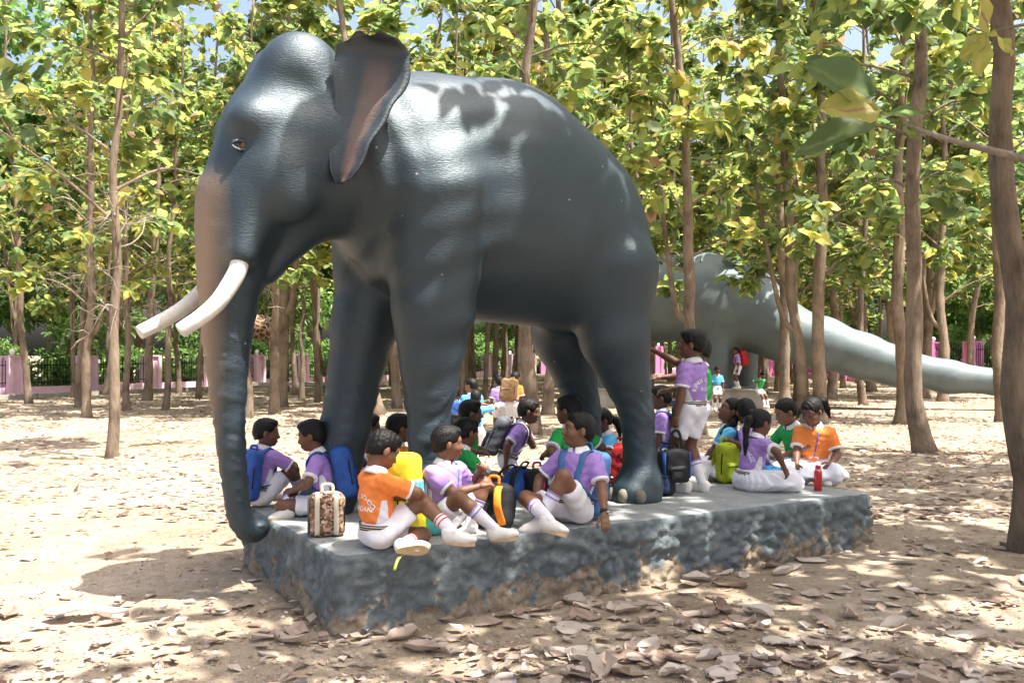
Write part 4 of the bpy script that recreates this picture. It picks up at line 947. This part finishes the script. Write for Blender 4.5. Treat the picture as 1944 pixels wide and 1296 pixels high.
def text_mesh(s, size):
    cu = bpy.data.curves.new('t', 'FONT'); cu.body = s; cu.size = size; cu.align_x = 'CENTER'; cu.align_y = 'CENTER'; cu.offset = size * .018; cu.resolution_u = 2
    o = bpy.data.objects.new('t', cu); COL.objects.link(o); dg = bpy.context.evaluated_depsgraph_get(); me = bpy.data.meshes.new_from_object(o.evaluated_get(dg))
    v = [p.co.copy() for p in me.vertices]; f = [tuple(p.vertices) for p in me.polygons]
    bpy.data.objects.remove(o); bpy.data.curves.remove(cu); bpy.data.meshes.remove(me); return v, f
def lettering(lines, P, A, fw, lf, bv, parent, sc):
    'arched top line and straight second line printed on the back of a shirt'
    m = MB()
    def put(v, f):
        nonlocal m
        out = []
        for q in v:
            o = P - fw * .45 - lf * (-q.x) * -1 + A * q.y
            h0, nn, _, _ = bv.ray_cast(Vector(o), Vector(fw)); out.append((np.array(h0) - fw * .0035 if h0 else o + fw * .35) * sc)
        m.add(out, f)
    top, low = lines; R = .098; n = len(top); cy = .16
    for i, ch in enumerate(top):
        if ch == ' ': m.build('lettering', M_print, parent, False); m = MB(); continue
        a = (i - (n - 1) / 2) * .245; v, f = text_mesh(ch, .042); c, s = math.cos(-a), math.sin(-a)
        put([Vector((q.x * c - q.y * s + R * math.sin(a), q.x * s + q.y * c + cy + R * math.cos(a) - .03, 0)) for q in v], f)
    m.build('lettering', M_print, parent, False); m = MB()
    if not low.strip(): return
    v, f = text_mesh(low, .04); put([Vector((q.x, q.y + .155, 0)) for q in v], f)
    m.build('lettering', M_print, parent, False)
# ---------------------------------------------------------------- bags
def fabric(name, c): return MATS[name] if name in MATS else simple(name, c, .75, .15, 14, .4, 60, .3)
def band(m, pts, w, th, wdir, mi=0):
    m.tube(spline(pts, 4), [(th, w)] * (4 * (len(pts) - 1) + 1), 8, mi, True, np.cross(np.array(wdir, float), np.array(pts[1], float) - np.array(pts[0], float)))
def backpack(loc, yaw, label, c1, c2, c3=None, size=(.26, .15, .38), tilt=0.0, roll=0.0, straps=True, pocket=True, group=None, text=None, flop=0.0):
    'origin at the base; its back panel with straps faces -x'
    w, d, hgt = size; r = empty('backpack', loc, math.radians(yaw), label, 'backpack', group); r.rotation_euler = (math.radians(roll), math.radians(tilt), math.radians(yaw))
    S = Sculpt(); S.rbox((0, 0, hgt * .5), (d / 2, w / 2, hgt / 2), min(d, w) * .32, .02).ell((-.01, 0, hgt * .78), (d * .45, w * .46, hgt * .24), .03)
    nz = lambda X, Y, Z: .004 * np.sin(Y * 38 + Z * 21) * np.sin(Z * 44 + X * 30)
    V, Q = S.mesh(.012, nz, 2); b = mesh_obj('bag_body', V, Q, fabric(*c1), r)
    if pocket:
        S = Sculpt(); S.rbox((d * .48, 0, hgt * .3), (d * .22, w * .38, hgt * .24), .03, .02); V, Q = S.mesh(.012, nz, 2); pk = mesh_obj('front_pocket', V, Q, fabric(*c2), r)
        z = MB(); z.tube([(d * .7, -w * .3, hgt * .44), (d * .72, 0, hgt * .455), (d * .7, w * .3, hgt * .44)], .004, 5); z.build('zip', M_black, pk)
    z = MB(); z.tube(spline([(d * .3, -w * .48, hgt * .25), (d * .34, -w * .44, hgt * .75), (d * .32, 0, hgt * .99), (d * .34, w * .44, hgt * .75), (d * .3, w * .48, hgt * .25)], 5), .006, 5); z.build('zip', M_black, r)
    if straps:
        for s in (-1, 1):
            m = MB(); band(m, [(-d * .45, s * w * .18, hgt * .92), (-d * .75 - flop, s * w * .24, hgt * .8), (-d * .85 - flop, s * w * .3, hgt * .45), (-d * .5, s * w * .36, hgt * .08)], .026, .007, (0, 1, 0)); m.build('strap', fabric(*(c3 or c2)), r)
    m = MB(); m.tube(spline([(-d * .4, -.035, hgt * .96), (-d * .42, -.03, hgt + .04), (-d * .42, .03, hgt + .04), (-d * .4, .035, hgt * .96)], 4), [(.005, .012)] * 13, 6); m.build('handle', fabric(*(c3 or c2)), r)
    if text:
        for tx, y, z, sz, rot, mt in text:
            v, f = text_mesh(tx, sz); bv = BVHTree.FromPolygons([tuple(p.co) for p in b.data.vertices], [tuple(p.vertices) for p in b.data.polygons]); out = []
            for q in v:
                yy, zz = (q.x, q.y) if not rot else (-q.y, q.x)
                h0, _, _, _ = bv.ray_cast(Vector((.6, y + yy, z + zz)), Vector((-1, 0, 0))); out.append((h0.x + .003 if h0 else d / 2, y + yy, z + zz))
            mesh_obj('printed_text', out, f, mt, b, False)
    return r
def worn(p, label, c1, c2, c3=None, size=(.25, .13, .36), drop=0.0, yoff=0.0):
    'a backpack on the back of person p, its straps over the shoulders'
    sc = p['sc']; b = p['P'] + p['A'] * (.02 - drop) - p['fw'] * (.095 + size[1] / 2) + p['lf'] * yoff
    R = Matrix((np.stack([-p['fw'], -p['lf'], p['A']], 1)).tolist())
    r = backpack((0, 0, 0), 0, label, c1, c2, c3, size, straps=False)
    r.matrix_world = Matrix.Translation(p['seat']) @ Matrix.Rotation(p['yr'], 4, 'Z') @ Matrix.Translation(Vector(b * sc)) @ R.to_4x4() @ Matrix.Scale(sc, 4)
    for s in (-1, 1):
        pts = []; d = size[1]
        for fr, up in ((-.14, .27), (-.07, .345), (.0, .37), (.075, .335), (.12, .26), (.12, .16), (.05, .09), (-.1, .06)):
            lat = .075 * s if fr > -.1 or up > .2 else .1 * s
            if fr >= .05 and up < .12: lat = .125 * s
            if fr < -.05 and up < .2: lat = .115 * s
            q = p['P'] + p['A'] * up + p['fw'] * fr + p['lf'] * lat; h0, nn, _, _ = p['sbv'].find_nearest(Vector(q))
            if fr > -.1: q = np.array(h0) + np.array(nn) * .008
            rel = q - b; pts.append(np.array([-(rel @ p['fw']), -(rel @ p['lf']), rel @ p['A']]))
        m = MB(); band(m, pts, .024, .006, (0, 1, 0)); m.build('strap', fabric(*(c3 or c2)), r)
    return r
NAVY = ('navy_nylon', (.02, .035, .10)); BLUE = ('blue_nylon', (.03, .09, .34)); DENIM = ('denim_blue', (.06, .16, .36)); BLK = ('black_nylon', (.014, .014, .017)); YEL = ('yellow_nylon', (.75, .62, .03)); CREAM = ('cream_web', (.62, .57, .46))
TEAL = ('teal_nylon', (.10, .50, .52)); ORG = ('orange_web', (.95, .25, .02)); RED = ('red_nylon', (.42, .018, .022)); LIME = ('lime_nylon', (.34, .42, .02)); GREY = ('grey_nylon', (.09, .095, .11)); BRN = ('brown_canvas', (.23, .14, .07)); PINK = ('pink_trim', (.75, .05, .18)); CRIM = ('crimson_nylon', (.55, .02, .10)); AQUA = ('aqua_nylon', (.06, .35, .7)); GTRIM = ('grey_web', (.42, .42, .42))
def seat(px, py): return on_plane(px, py, PH)
def ps(px, D): return Vector(((px - CX) / FPX * D, D, PH))
def gr(px, D): return Vector(((px - CX) / FPX * D, D, -.01))
# --- children on the near side of the plinth
p = person(seat(714, 1040), 36, 'seated boy in orange shirt and white shorts, printed back turned, one knee up', 'orange', 1.32, lean=0, head=(-4, 30, 0), skinc=0, hairv=0,
    hands=[((.32, .06, .25), (.1, .6, .0)), (at(795, 948, 5.74), (.2, -.6, .4))], feet=[(at(768, 1032, 5.4), at(900, 1010, 5.9), Vector((1, .05, .03)), Vector((.05, 1, .35))), (at(858, 1008, 5.5), at(930, 820, 5.9), Vector((1, -.1, -.06)), Vector((0, 0, 1)))],
    text=('KINGS SCHOOL', 'GANDAK'), socks='red')
p = person(ps(842, 6.12), -42, 'seated boy in purple shirt with lanyard card, legs crossed in long white socks', 'purple', 1.3, lean=4, side=2, head=(58, 4, 0), skinc=0, badge=True,
    hands=[(at(912, 893, 6.2), (.1, .8, -.1)), (at(912, 922, 6.0), (.0, -.5, -.1))], feet=[(at(890, 1000, 6.12), at(985, 830, 6.2), Vector((-.8, -.4, -.1))), (at(940, 1004, 5.85), at(870, 860, 5.7), Vector((1, -.25, .12)))], curls=(.6, .6))
p5 = person(seat(1088, 992), -128, 'curly haired boy with a blue backpack, knee raised, leaning on one straight arm', 'purple', 1.42, lean=-10, head=(-40, -6, 0), skinc=0, curly=True, twist=6,
    hands=[(at(1150, 994, 6.12), at(1210, 900, 6.8)), ((.14, -.2, .12), (-.1, -.8, .2))], feet=[(at(1024, 986, 6.2), at(1015, 760, 5.9), Vector((-.8, -.5, -.12))), (at(1042, 986, 6.02), at(900, 900, 6.3), Vector((.75, -.55, -.1)), Vector((-.1, .35, .9)))], curls=((.25, Vector((.05, -.7, -.65))), .4), palms=(Vector((0, .6, -.8)), None))
worn(p5, 'blue backpack with grey webbing worn by the curly haired boy', DENIM, NAVY, DENIM, (.28, .15, .42), .06)
w = p5['wr'][0]; e = p5['el'][0]; d = unit(e - w); M = MB().tube([w + d * .012, w + d * .03], .0255, 16); wt = empty('wrist_watch', p5['seat'], p5['yr'], 'black wrist watch on the arm the curly haired boy leans on', 'watch'); wt.scale = (p5['sc'],) * 3; M.build('watch_strap', M_black, wt); MB().lathe([(.014, 0), (.016, .004), (.015, .008), (.002, .009)], 14, 0).build('watch_case', M_steel, wt).location = Vector(w + d * .02 + np.array([0, .024, .0]))
pa = person(seat(489, 960), 62, 'boy in purple shirt sitting on the plinth rim beside the elephant trunk, back turned', 'purple', 1.25, lean=10, head=(-48, 6, 0), skinc=1, lod=1.2,
    hands=[((.02, .24, .05), (-.4, .5, .3)), (at(545, 905, 7.3), at(560, 860, 7.0))], feet=[((.33, .16, .06), (.3, .5, .8)), ((.36, -.12, .06), (.3, -.4, .8))])
worn(pa, 'blue and black backpack on the boy beside the elephant trunk', BLUE, BLK, BLUE, (.27, .14, .4), .08)
pb = person(seat(622, 975), 186, 'boy in purple shirt sitting sideways beside the brown patterned bag', 'purple', 1.3, lean=12, head=(-8, 14, 0), skinc=1, lod=1.15, hands=[((.22, .12, .2), (.0, .8, .1)), ((.25, -.1, .18), (0, -.8, .1))], feet=[((.2, -.16, .055), (.4, .9, .16)), ((.28, .12, .055), (.4, -.9, .3))])
worn(pb, 'blue striped backpack on the boy sitting sideways', BLUE, NAVY, BLUE, (.27, .15, .38), .02)
# --- standing boy and the two behind him
p = person(seat(1316, 934), 138, 'tall standing boy in purple shirt and white shorts holding a bag beside the hind leg', 'purple', 1.42, 'stand', head=(24, 0, 0), skinc=1, hands=[(at(1281, 805, 7.7), (-.3, .5, .3)), (at(1246, 668, 8.05), (.2, -.7, .5))], text=('KINGS SCHOOL', 'KOSI'), curls=(.9, .5), feet=[((.03, .08, .065), (1, .1, .4)), ((-.05, -.06, .065), (1, -.1, .4))])
person(ps(1330, 8.5), 175, 'boy in green shirt behind the tall standing boy, hands toward the statue', 'green', 1.36, 'stand', head=(0, 4, 0), skinc=1, lod=1.3, hands=[(at(1252, 716, 8.3), (.2, .6, .3)), ((.3, -.1, .8), (.2, -.6, .3))])
pc = person(gr(1258, 9.3), 165, 'boy in purple shirt with a black backpack standing behind the elephant hind leg', 'purple', 1.36, 'stand', head=(10, 8, 0), skinc=1, lod=1.3); worn(pc, 'black and blue backpack on the boy behind the hind leg', BLK, NAVY, BLUE, (.28, .17, .42), .0)
# --- girls at the right end
person(seat(1422, 930), 22, 'girl in purple shirt and white skirt with a long ponytail, back turned', 'purple', 1.3, lean=12, head=(2, 18, 0), girl=True, skinc=1, text=('KINGS SCHOOL', ' '), hands=[((.36, .12, .16), (.1, .7, .1)), (at(1490, 890, 7.75), (.1, -.7, .1))], tail=[(-.09, 0, .03), (-.13, 0, -.01), (-.145, -.01, -.1), (-.12, -.02, -.22), (-.09, -.02, -.31)])
pg = person(seat(1548, 908), -118, 'girl in orange shirt and white skirt sitting cross legged beside a red bottle', 'orange', 1.42, lean=7, head=(-22, 24, 0), girl=True, skinc=1, badge=True, tail=[(-.09, 0, .05), (-.14, .04, .03), (-.16, .05, -.05), (-.15, .06, -.12)], hands=[((.26, .17, .17), (-.3, .35, .1)), ((.3, -.1, .14), (-.3, -.35, .1))])
person(ps(1522, 9.0), 200, 'girl in green shirt leaning behind the girl in orange', 'green', 1.42, lean=18, head=(-10, 20, 0), girl=True, skinc=2, lod=1.2, hands=[((.25, .16, .22), (.1, .9, .1)), ((.25, -.1, .2), (0, -.8, .1))], tail=[(-.09, 0, .0), (-.11, 0, -.03), (-.1, 0, -.08)])
person(ps(1378, 8.75), 172, 'girl in sky blue shirt with a braid gazing up', 'blue', 1.4, lean=-4, head=(10, -22, 0), girl=True, skinc=1, lod=1.1, tail=[(-.06, .05, -.03), (-.04, .07, -.09), (.0, .08, -.15), (.03, .08, -.22)], hands=[((.2, .14, .1), (-.1, .8, .1)), ((.2, -.14, .12), (-.1, -.8, .1))])
person(ps(1428, 8.6), 150, 'black haired girl in purple shirt sitting between the two ponytailed girls', 'purple', 1.4, lean=6, head=(-50, 18, 0), girl=True, skinc=1, lod=1.2, tail=[(-.09, 0, .0), (-.11, 0, -.04), (-.1, 0, -.1)])
# --- children round the front legs
person(ps(746, 7.25), 52, 'boy in orange shirt sitting behind the yellow backpack against the front leg', 'orange', 1.3, lean=6, head=(-25, 6, 0), skinc=1, lod=1.1)
person(ps(690, 7.7), 10, 'boy in orange shirt half hidden behind the far front leg', 'orange', 1.25, lean=4, head=(0, 6, 0), skinc=1, lod=1.2)
person(ps(884, 8.0), 6, 'boy in green shirt sitting in profile past the front leg', 'green', 1.28, pz=.18, lean=4, head=(6, 4, 0), skinc=1, lod=1.1)
person(ps(864, 7.1), 30, 'black haired boy in green shirt seated right behind the boy with the lanyard', 'green', 1.27, lean=10, head=(8, 14, 0), skinc=1, lod=1.1, hands=[((.26, .1, .2), (.1, .7, .1)), ((.24, -.18, .14), (0, -.9, .2))])
pd = person(gr(962, 8.75), -6, 'boy in purple shirt bending and gripping a grey bag strap behind the plinth', 'purple', 1.3, 'stand', lean=26, head=(6, 10, 0), skinc=1, hands=[((.2, -.02, .93), (.15, .7, .5)), ((.02, -.26, .62), (-.4, -.6, .7))], lod=1.05, curls=(1.1, .4))
worn(pd, 'dark grey backpack on the bending boy', GREY, BLK, GTRIM, (.26, .15, .38), .05)
person(ps(1088, 7.5), 128, 'boy in green shirt with white collar seated behind the curly haired boy', 'green', 1.34, pz=.2, lean=4, head=(22, 6, 0), skinc=1, lod=1.1)
person(ps(1160, 8.6), 200, 'girl in sky blue shirt sitting behind the hind legs beside the red backpack', 'blue', 1.25, lean=10, head=(0, 14, 0), girl=True, skinc=1, lod=1.25, hands=[((.26, .1, .26), (.1, .8, .1)), ((.25, -.2, .2), (0, -.8, .2))])
# --- children further off on the ground
person(gr(896, 14.2), 110, 'boy in pale blue shirt walking off under the elephant belly', 'blue', 1.3, 'stand', head=(40, 4, 0), skinc=2, lod=1.7)
person(gr(903, 12.6), 80, 'boy in sky blue shirt with an arm raised to his head', 'blue', 1.18, 'stand', head=(0, 10, 0), skinc=1, lod=1.6, hands=[((.1, .2, .65), (-.2, .6, .5)), ((.12, -.1, 1.05), (.1, -.8, .8))])
pe = person(gr(864, 12.8), 100, 'boy in purple shirt with a blue backpack, half hidden by the front leg', 'purple', 1.25, 'stand', skinc=1, lod=1.7); worn(pe, 'blue backpack on the boy half hidden by the front leg', BLUE, BLK)
pf = person(gr(972, 17.5), 60, 'boy in orange shirt walking off with a brown backpack', 'orange', 1.35, 'stand', lean=16, head=(-10, 8, 0), skinc=1, lod=1.8); worn(pf, 'brown backpack on the boy walking off', BRN, BRN, BRN, (.32, .18, .42))
person(gr(950, 17.9), 110, 'boy in purple shirt walking beside the brown backpack', 'purple', 1.25, 'stand', lean=12, skinc=1, lod=1.8)
person(gr(1361, 26.6), -88, 'boy in sky blue shirt standing in front of the dinosaur plinth', 'blue', 1.3, 'stand', head=(0, 14, 0), skinc=1, lod=1.9)
ph = person(at(1402, 772, 28.0).xy.to_3d() + Vector((0, 0, .56)), 185, 'boy in purple shirt with a red backpack standing on the dinosaur plinth', 'purple', 1.3, 'stand', lean=8, skinc=1, lod=1.9); worn(ph, 'red backpack on the boy at the dinosaur', RED, RED, RED, (.3, .2, .46))
person(at(1426, 774, 27.3).xy.to_3d() + Vector((.2, -.1, .48)), -60, 'child in green shirt seated on the edge of the dinosaur plinth', 'green', 1.2, lean=20, head=(0, 20, 0), skinc=1, lod=1.9, feet=[((.32, .08, -.4), (.9, .1, .3)), ((.34, -.08, -.4), (.9, -.1, .3))])
# --- bags standing on the plinth
def print_mat():
    m, t, p = new_mat('brown_print'); tc = N(t, 'ShaderNodeTexCoord'); v = N(t, 'ShaderNodeTexVoronoi', Scale=62.0); t.links.new(tc.outputs['Object'], v.inputs['Vector'])
    t.links.new(ramp(t, v.outputs['Color'], [(.2, (.06, .03, .02)), (.45, (.3, .15, .08)), (.6, (.62, .5, .4)), (.8, (.2, .09, .05))]).outputs[0], p.inputs['Base Color']); p.inputs['Roughness'].default_value = .8; return m
print_mat()
b = backpack(seat(621, 1016), -80, 'brown patterned bag with cream straps and grey side beside the boy in orange', ('brown_print', 0), ('brown_print', 0), CREAM, (.23, .15, .28), straps=False, pocket=False)
for y in (-.06, .06): m = MB(); band(m, [(.03, y, .283), (.075, y, .25), (.083, y, .14), (.074, y, .02)], .016, .004, (0, 1, 0)); m.build('strap', fabric(*CREAM), b)
MB().box((0, -.117, .13), (.055, .006, .11)).build('side_panel', fabric(*GREY), b)
yb = backpack(ps(775, 5.92), -38, 'bright yellow backpack with blue and green printed panel leaning by the front leg', YEL, YEL, CREAM, (.25, .16, .54), tilt=-6, pocket=False)
mp_ = Sculpt().rbox((.088, 0, .27), (.012, .085, .1), .011); V, Q = mp_.mesh(.008, None, 1)
m, t, pp = new_mat('printed_panel'); tc = N(t, 'ShaderNodeTexCoord'); v = N(t, 'ShaderNodeTexVoronoi', Scale=22.0); t.links.new(tc.outputs['Object'], v.inputs['Vector'])
t.links.new(ramp(t, v.outputs['Color'], [(.2, (.1, .42, .6)), (.45, (.35, .6, .62)), (.6, (.45, .6, .08)), (.8, (.6, .7, .6))]).outputs[0], pp.inputs['Base Color']); mesh_obj('printed_panel', V, Q, m, yb)
backpack(seat(822, 1012), 150, 'turquoise soft bag lying under the raised knee of the boy in orange', TEAL, TEAL, TEAL, (.2, .16, .17), straps=False, pocket=False)
backpack(ps(938, 6.25), 70, 'black bag with bright orange straps held by the boy with the lanyard', BLK, BLK, ORG, (.25, .17, .3), tilt=12, flop=.02)
backpack(pw(1.95, 1.35), 40, 'blue and black backpack lying beside the pink trimmed one', BLUE, NAVY, BLK, (.28, .18, .3), tilt=50)
bk = backpack(pw(2.2, 1.2), -60, 'black backpack with pink trim bands lying on the plinth', BLK, BLK, PINK, (.3, .2, .24), straps=False, pocket=False)
for x in (-.05, .05): MB().tube(spline([(.102, x - .02, .02), (.108, x, .14), (.06, x, .235), (-.06, x, .245)], 4), [(.004, .012)] * 13, 6).build('trim_band', fabric(*PINK), bk)
M_dk = simple('dark_print', (.06, .012, .015), .7)
backpack(seat(1176, 917), -95, 'red backpack with dark number print standing behind the hind legs', RED, RED, RED, (.27, .17, .36), pocket=False, text=[('AVIA', -.095, .13, .05, True, M_print), ('55', .02, .24, .1, False, M_dk), ('55', .02, .12, .1, False, M_dk)])
backpack(seat(1258, 940), -110, 'black and blue bag resting against the elephant hind foot', BLK, NAVY, BLUE, (.2, .14, .36), tilt=-6)
hb = backpack(at(1283, 905, 7.66) - Vector((0, 0, .05)), -75, 'black tote bag with blue sides held by the tall standing boy', BLK, BLK, BLK, (.22, .11, .28), straps=False)
MB().tube(spline([(0, -.06, .26), (0, -.03, .42), (0, .03, .42), (0, .06, .26)], 4), [(.005, .014)] * 13, 6).build('carry_strap', fabric(*BLK), hb)
for y in (-.112, .112): MB().box((0, y, .15), (.04, .006, .11)).build('side_panel', fabric(*BLUE), hb)
backpack(seat(1381, 916), -70, 'lime green backpack standing behind the girl with the long ponytail', LIME, LIME, LIME, (.2, .16, .36), pocket=True)
backpack(seat(1482, 930), -60, 'crimson pouch on the rim between the two ponytailed girls', CRIM, CRIM, CRIM, (.13, .09, .13), straps=False, pocket=False)
backpack(ps(1462, 8.0), -60, 'aqua and blue lunch bag between the girls', AQUA, BLUE, BLUE, (.2, .12, .2), straps=False)
bt = empty('water_bottle', seat(1553, 931), 0, 'shiny red metal water bottle standing on the plinth rim', 'bottle')
M_bot = simple('red_enamel', (.42, .012, .015), .22, .05, spec=.6)
MB().lathe([(.03, 0), (.034, .004), (.034, .15), (.031, .168), (.022, .182)], 20).build('bottle_body', M_bot, bt); MB().lathe([(.0235, .181), (.0235, .214), (.021, .22), (.004, .222)], 18).build('bottle_cap', M_bot, bt); MB().lathe([(.0238, .178), (.0245, .182), (.0238, .187)], 18).build('bottle_ring', M_steel, bt)
rb = MB(); q0 = seat(770, 1052); rb.tube(spline([q0 + Vector((.03, .04, .012)), q0 + Vector((0, -.03, .01)), q0 + Vector((-.03, -.11, .0)), q0 + Vector((-.05, -.14, -.06))], 4), [(.002, .011)] * 13, 6); tag(rb.build('strap_end', fabric('lime_web', (.5, .55, .12))), 'loose yellow green strap end hanging over the plinth rim', 'strap')
# ---------------------------------------------------------------- fallen leaves
rng = np.random.default_rng(9)
def dry_leaf(seed, curl, wav):
    r = np.random.default_rng(seed); n, mN = 8, 5; v = []; f = []; ph = r.uniform(0, 6, 4)
    for i in range(n):
        u = i / (n - 1); hw = .34 * math.sin(math.pi * min(.995, u ** .85 * .96 + .03)) ** .75 * (1 + .12 * math.sin(9 * u + ph[0])) * r.uniform(.82, 1.1)
        for j in range(mN):
            y = (j - 2) / 2; z = curl * (abs(y) ** 1.6) * .35 * (1 + .5 * math.sin(4 * u + ph[1])) + wav * (.06 * math.sin(7 * u + ph[2]) + .05 * math.sin(6 * y + 5 * u + ph[3])) + curl * .25 * (u - .5) ** 2
            v.append(((u - .5), hw * y * (1 - .25 * curl * abs(y)), z))
    for i in range(n - 1):
        for j in range(mN - 1): f.append((i * mN + j, i * mN + j + 1, (i + 1) * mN + j + 1, (i + 1) * mN + j))
    k = len(v); mz = v[2][2]; v += [(-.5, .008, mz), (-.5, -.008, mz), (-.62, .004, mz + .02), (-.72, .0, mz + .06)]; f += [(k, k + 1, k + 2), (k + 1, k + 3, k + 2)]
    v = np.array(v); v[:, 2] -= v[:, 2].min(); return v, f
DL = [dry_leaf(i, c, w) for i, (c, w) in enumerate([(.25, .7), (.5, .8), (.8, .5), (.15, 1.0), (1.1, .9), (-.4, .8), (.4, .4), (.7, 1.1)])]
DM = []
for i, (v, f) in enumerate(DL):
    for k in range(3):
        o = leaf_obj('fallen_leaf', v, f, np.clip([.12, .42, .75][k] + .02 * i + np.where(np.arange(len(v)) % 5 == 2, -.14, 0) + np.random.default_rng(i).normal(0, .05, len(v)), 0, 1), M_dry, None, None); o.data.polygons.foreach_set('use_smooth', np.ones(len(f), dtype=bool)); DM.append(o.data); bpy.data.objects.remove(o)
def blocked(x, y, pad=.06):
    rx, ry = x - P0.x, y - P0.y; s = rx * BX.x + ry * BX.y; t = rx * BD.x + ry * BD.y
    return -pad < s < PL + pad and -pad < t < PW + pad
def density(px, py):
    'where the litter has drifted: right foreground and along the near face'
    d = .25
    if px > 900 and py > 1040: d = .55
    if px > 1050 and py > 1230: d = 1.0
    if 950 < px < 1500 and 1080 < py < 1200: d = 1.1
    if px < 480: d = .22
    return d
cnt = 0; tries = 0
while cnt < 240 and tries < 20000:
    tries += 1; px = rng.uniform(-20, 1964); py = 860 + 436 * rng.uniform(0, 1) ** .75
    if rng.uniform(0, 1.6) > density(px, py): continue
    q = on_plane(px, py)
    if blocked(q.x, q.y): continue
    mi = int(rng.integers(8)) * 3 + int(rng.choice(3, p=[.18, .36, .46])); o = bpy.data.objects.new('fallen_leaf', DM[mi]); COL.objects.link(o); s = rng.uniform(.09, .25) * (.8 if px < 480 else 1)
    o.location = (q.x, q.y, ground_h(q.x, q.y) + .004); o.rotation_euler = (rng.normal(0, .12), rng.normal(0, .12), rng.uniform(0, 6.28)); o.scale = (s, s * rng.uniform(.8, 1.2), s * rng.uniform(.25, .75))
    lk = ('dark brown', 'tan', 'pale grey')[mi % 3] + ' ' + ('wavy', 'gently curled', 'cupped', 'rippled', 'tightly curled', 'upturned', 'flat', 'crumpled')[mi // 3]; tag(o, lk + ' dry teak leaf lying on the dirt near the plinth', 'leaf', lk + ' fallen leaves'); cnt += 1
big = bpy.data.objects.new('fallen_leaf', DM[11]); COL.objects.link(big); q = on_plane(165, 1168); big.location = (q.x, q.y, ground_h(q.x, q.y) + .01); big.rotation_euler = (0, .05, .2); big.scale = (.5, .34, .4); tag(big, 'very large pale flat dry leaf lying alone in the shade left of the plinth', 'leaf')
# the rest of the litter, thousands of pieces
n = 60000; PX = rng.uniform(-150, 2100, n); D = 4.4 + 44 * rng.uniform(0, 1, n) ** 1.35; X = (PX - CX) / FPX * D
keep = np.array([not blocked(x, y, .02) for x, y in zip(X, D)])
dens = np.array([.42 + 1.3 * (mnoise.noise(Vector((x * .5, y * .5, 7))) + .25) for x, y in zip(X, D)]); dens[(PX[:] < 500) & (D < 19)] *= .5; dens[D < 9] *= .2
keep &= rng.uniform(0, 1, n) < dens; X, D = X[keep], D[keep]
Z = np.array([ground_h(x, y) if abs(x) < 40 else 0 for x, y in zip(X, D)])
P = np.stack([X, D, Z + rng.uniform(.005, .045, len(X))], 1); A = rng.normal(0, 1, (len(X), 3)); A[:, 2] = rng.normal(.0, .13, len(X))
V, F, R = leaves(rng, P, A, rng.uniform(.06, .2, len(X)) * np.where(D < 9, .65, .85), LT4, LF4, .16); leaf_obj('leaf_litter', V, F, R, M_dry); bpy.data.objects['leaf_litter']['label'] = 'scattered dry leaf litter over the dirt'
n = 12000; PX = rng.uniform(-60, 2000, n); D = 4.3 + 8 * rng.uniform(0, 1, n) ** 1.4; X = (PX - CX) / FPX * D; keep = np.array([not blocked(x, y, .0) for x, y in zip(X, D)]); X, D = X[keep], D[keep]
Z = np.array([ground_h(x, y) for x, y in zip(X, D)]); P = np.stack([X, D, Z + .004], 1); A = rng.normal(0, 1, (len(X), 3)); A[:, 2] *= .3
V, F, R = leaves(rng, P, A, rng.uniform(.012, .045, len(X)), LT4, LF4, .25); leaf_obj('leaf_crumbs', V, F, R, M_dry)
pm = Sculpt().ell((0, 0, 0), (1, .8, .55), .1).mesh(.25, lambda X, Y, Z: .12 * np.sin(X * 3) * np.sin(Y * 4 + Z), 1)
me = mesh_obj('stone', pm[0], pm[1], M_cem); dm = me.data; bpy.data.objects.remove(me)
for i in range(42):
    px = rng.uniform(100, 1900); py = rng.uniform(1000, 1290); q = on_plane(px, py)
    if blocked(q.x, q.y, .03): continue
    o = bpy.data.objects.new('stone', dm); COL.objects.link(o); s = rng.uniform(.012, .034); o.scale = (s, s, s); o.rotation_euler = (0, 0, rng.uniform(0, 6)); o.location = (q.x, q.y, ground_h(q.x, q.y) + s * .25); tag(o, 'small grey pebble on the dirt in front of the plinth', 'pebble', 'pebbles on the dirt')
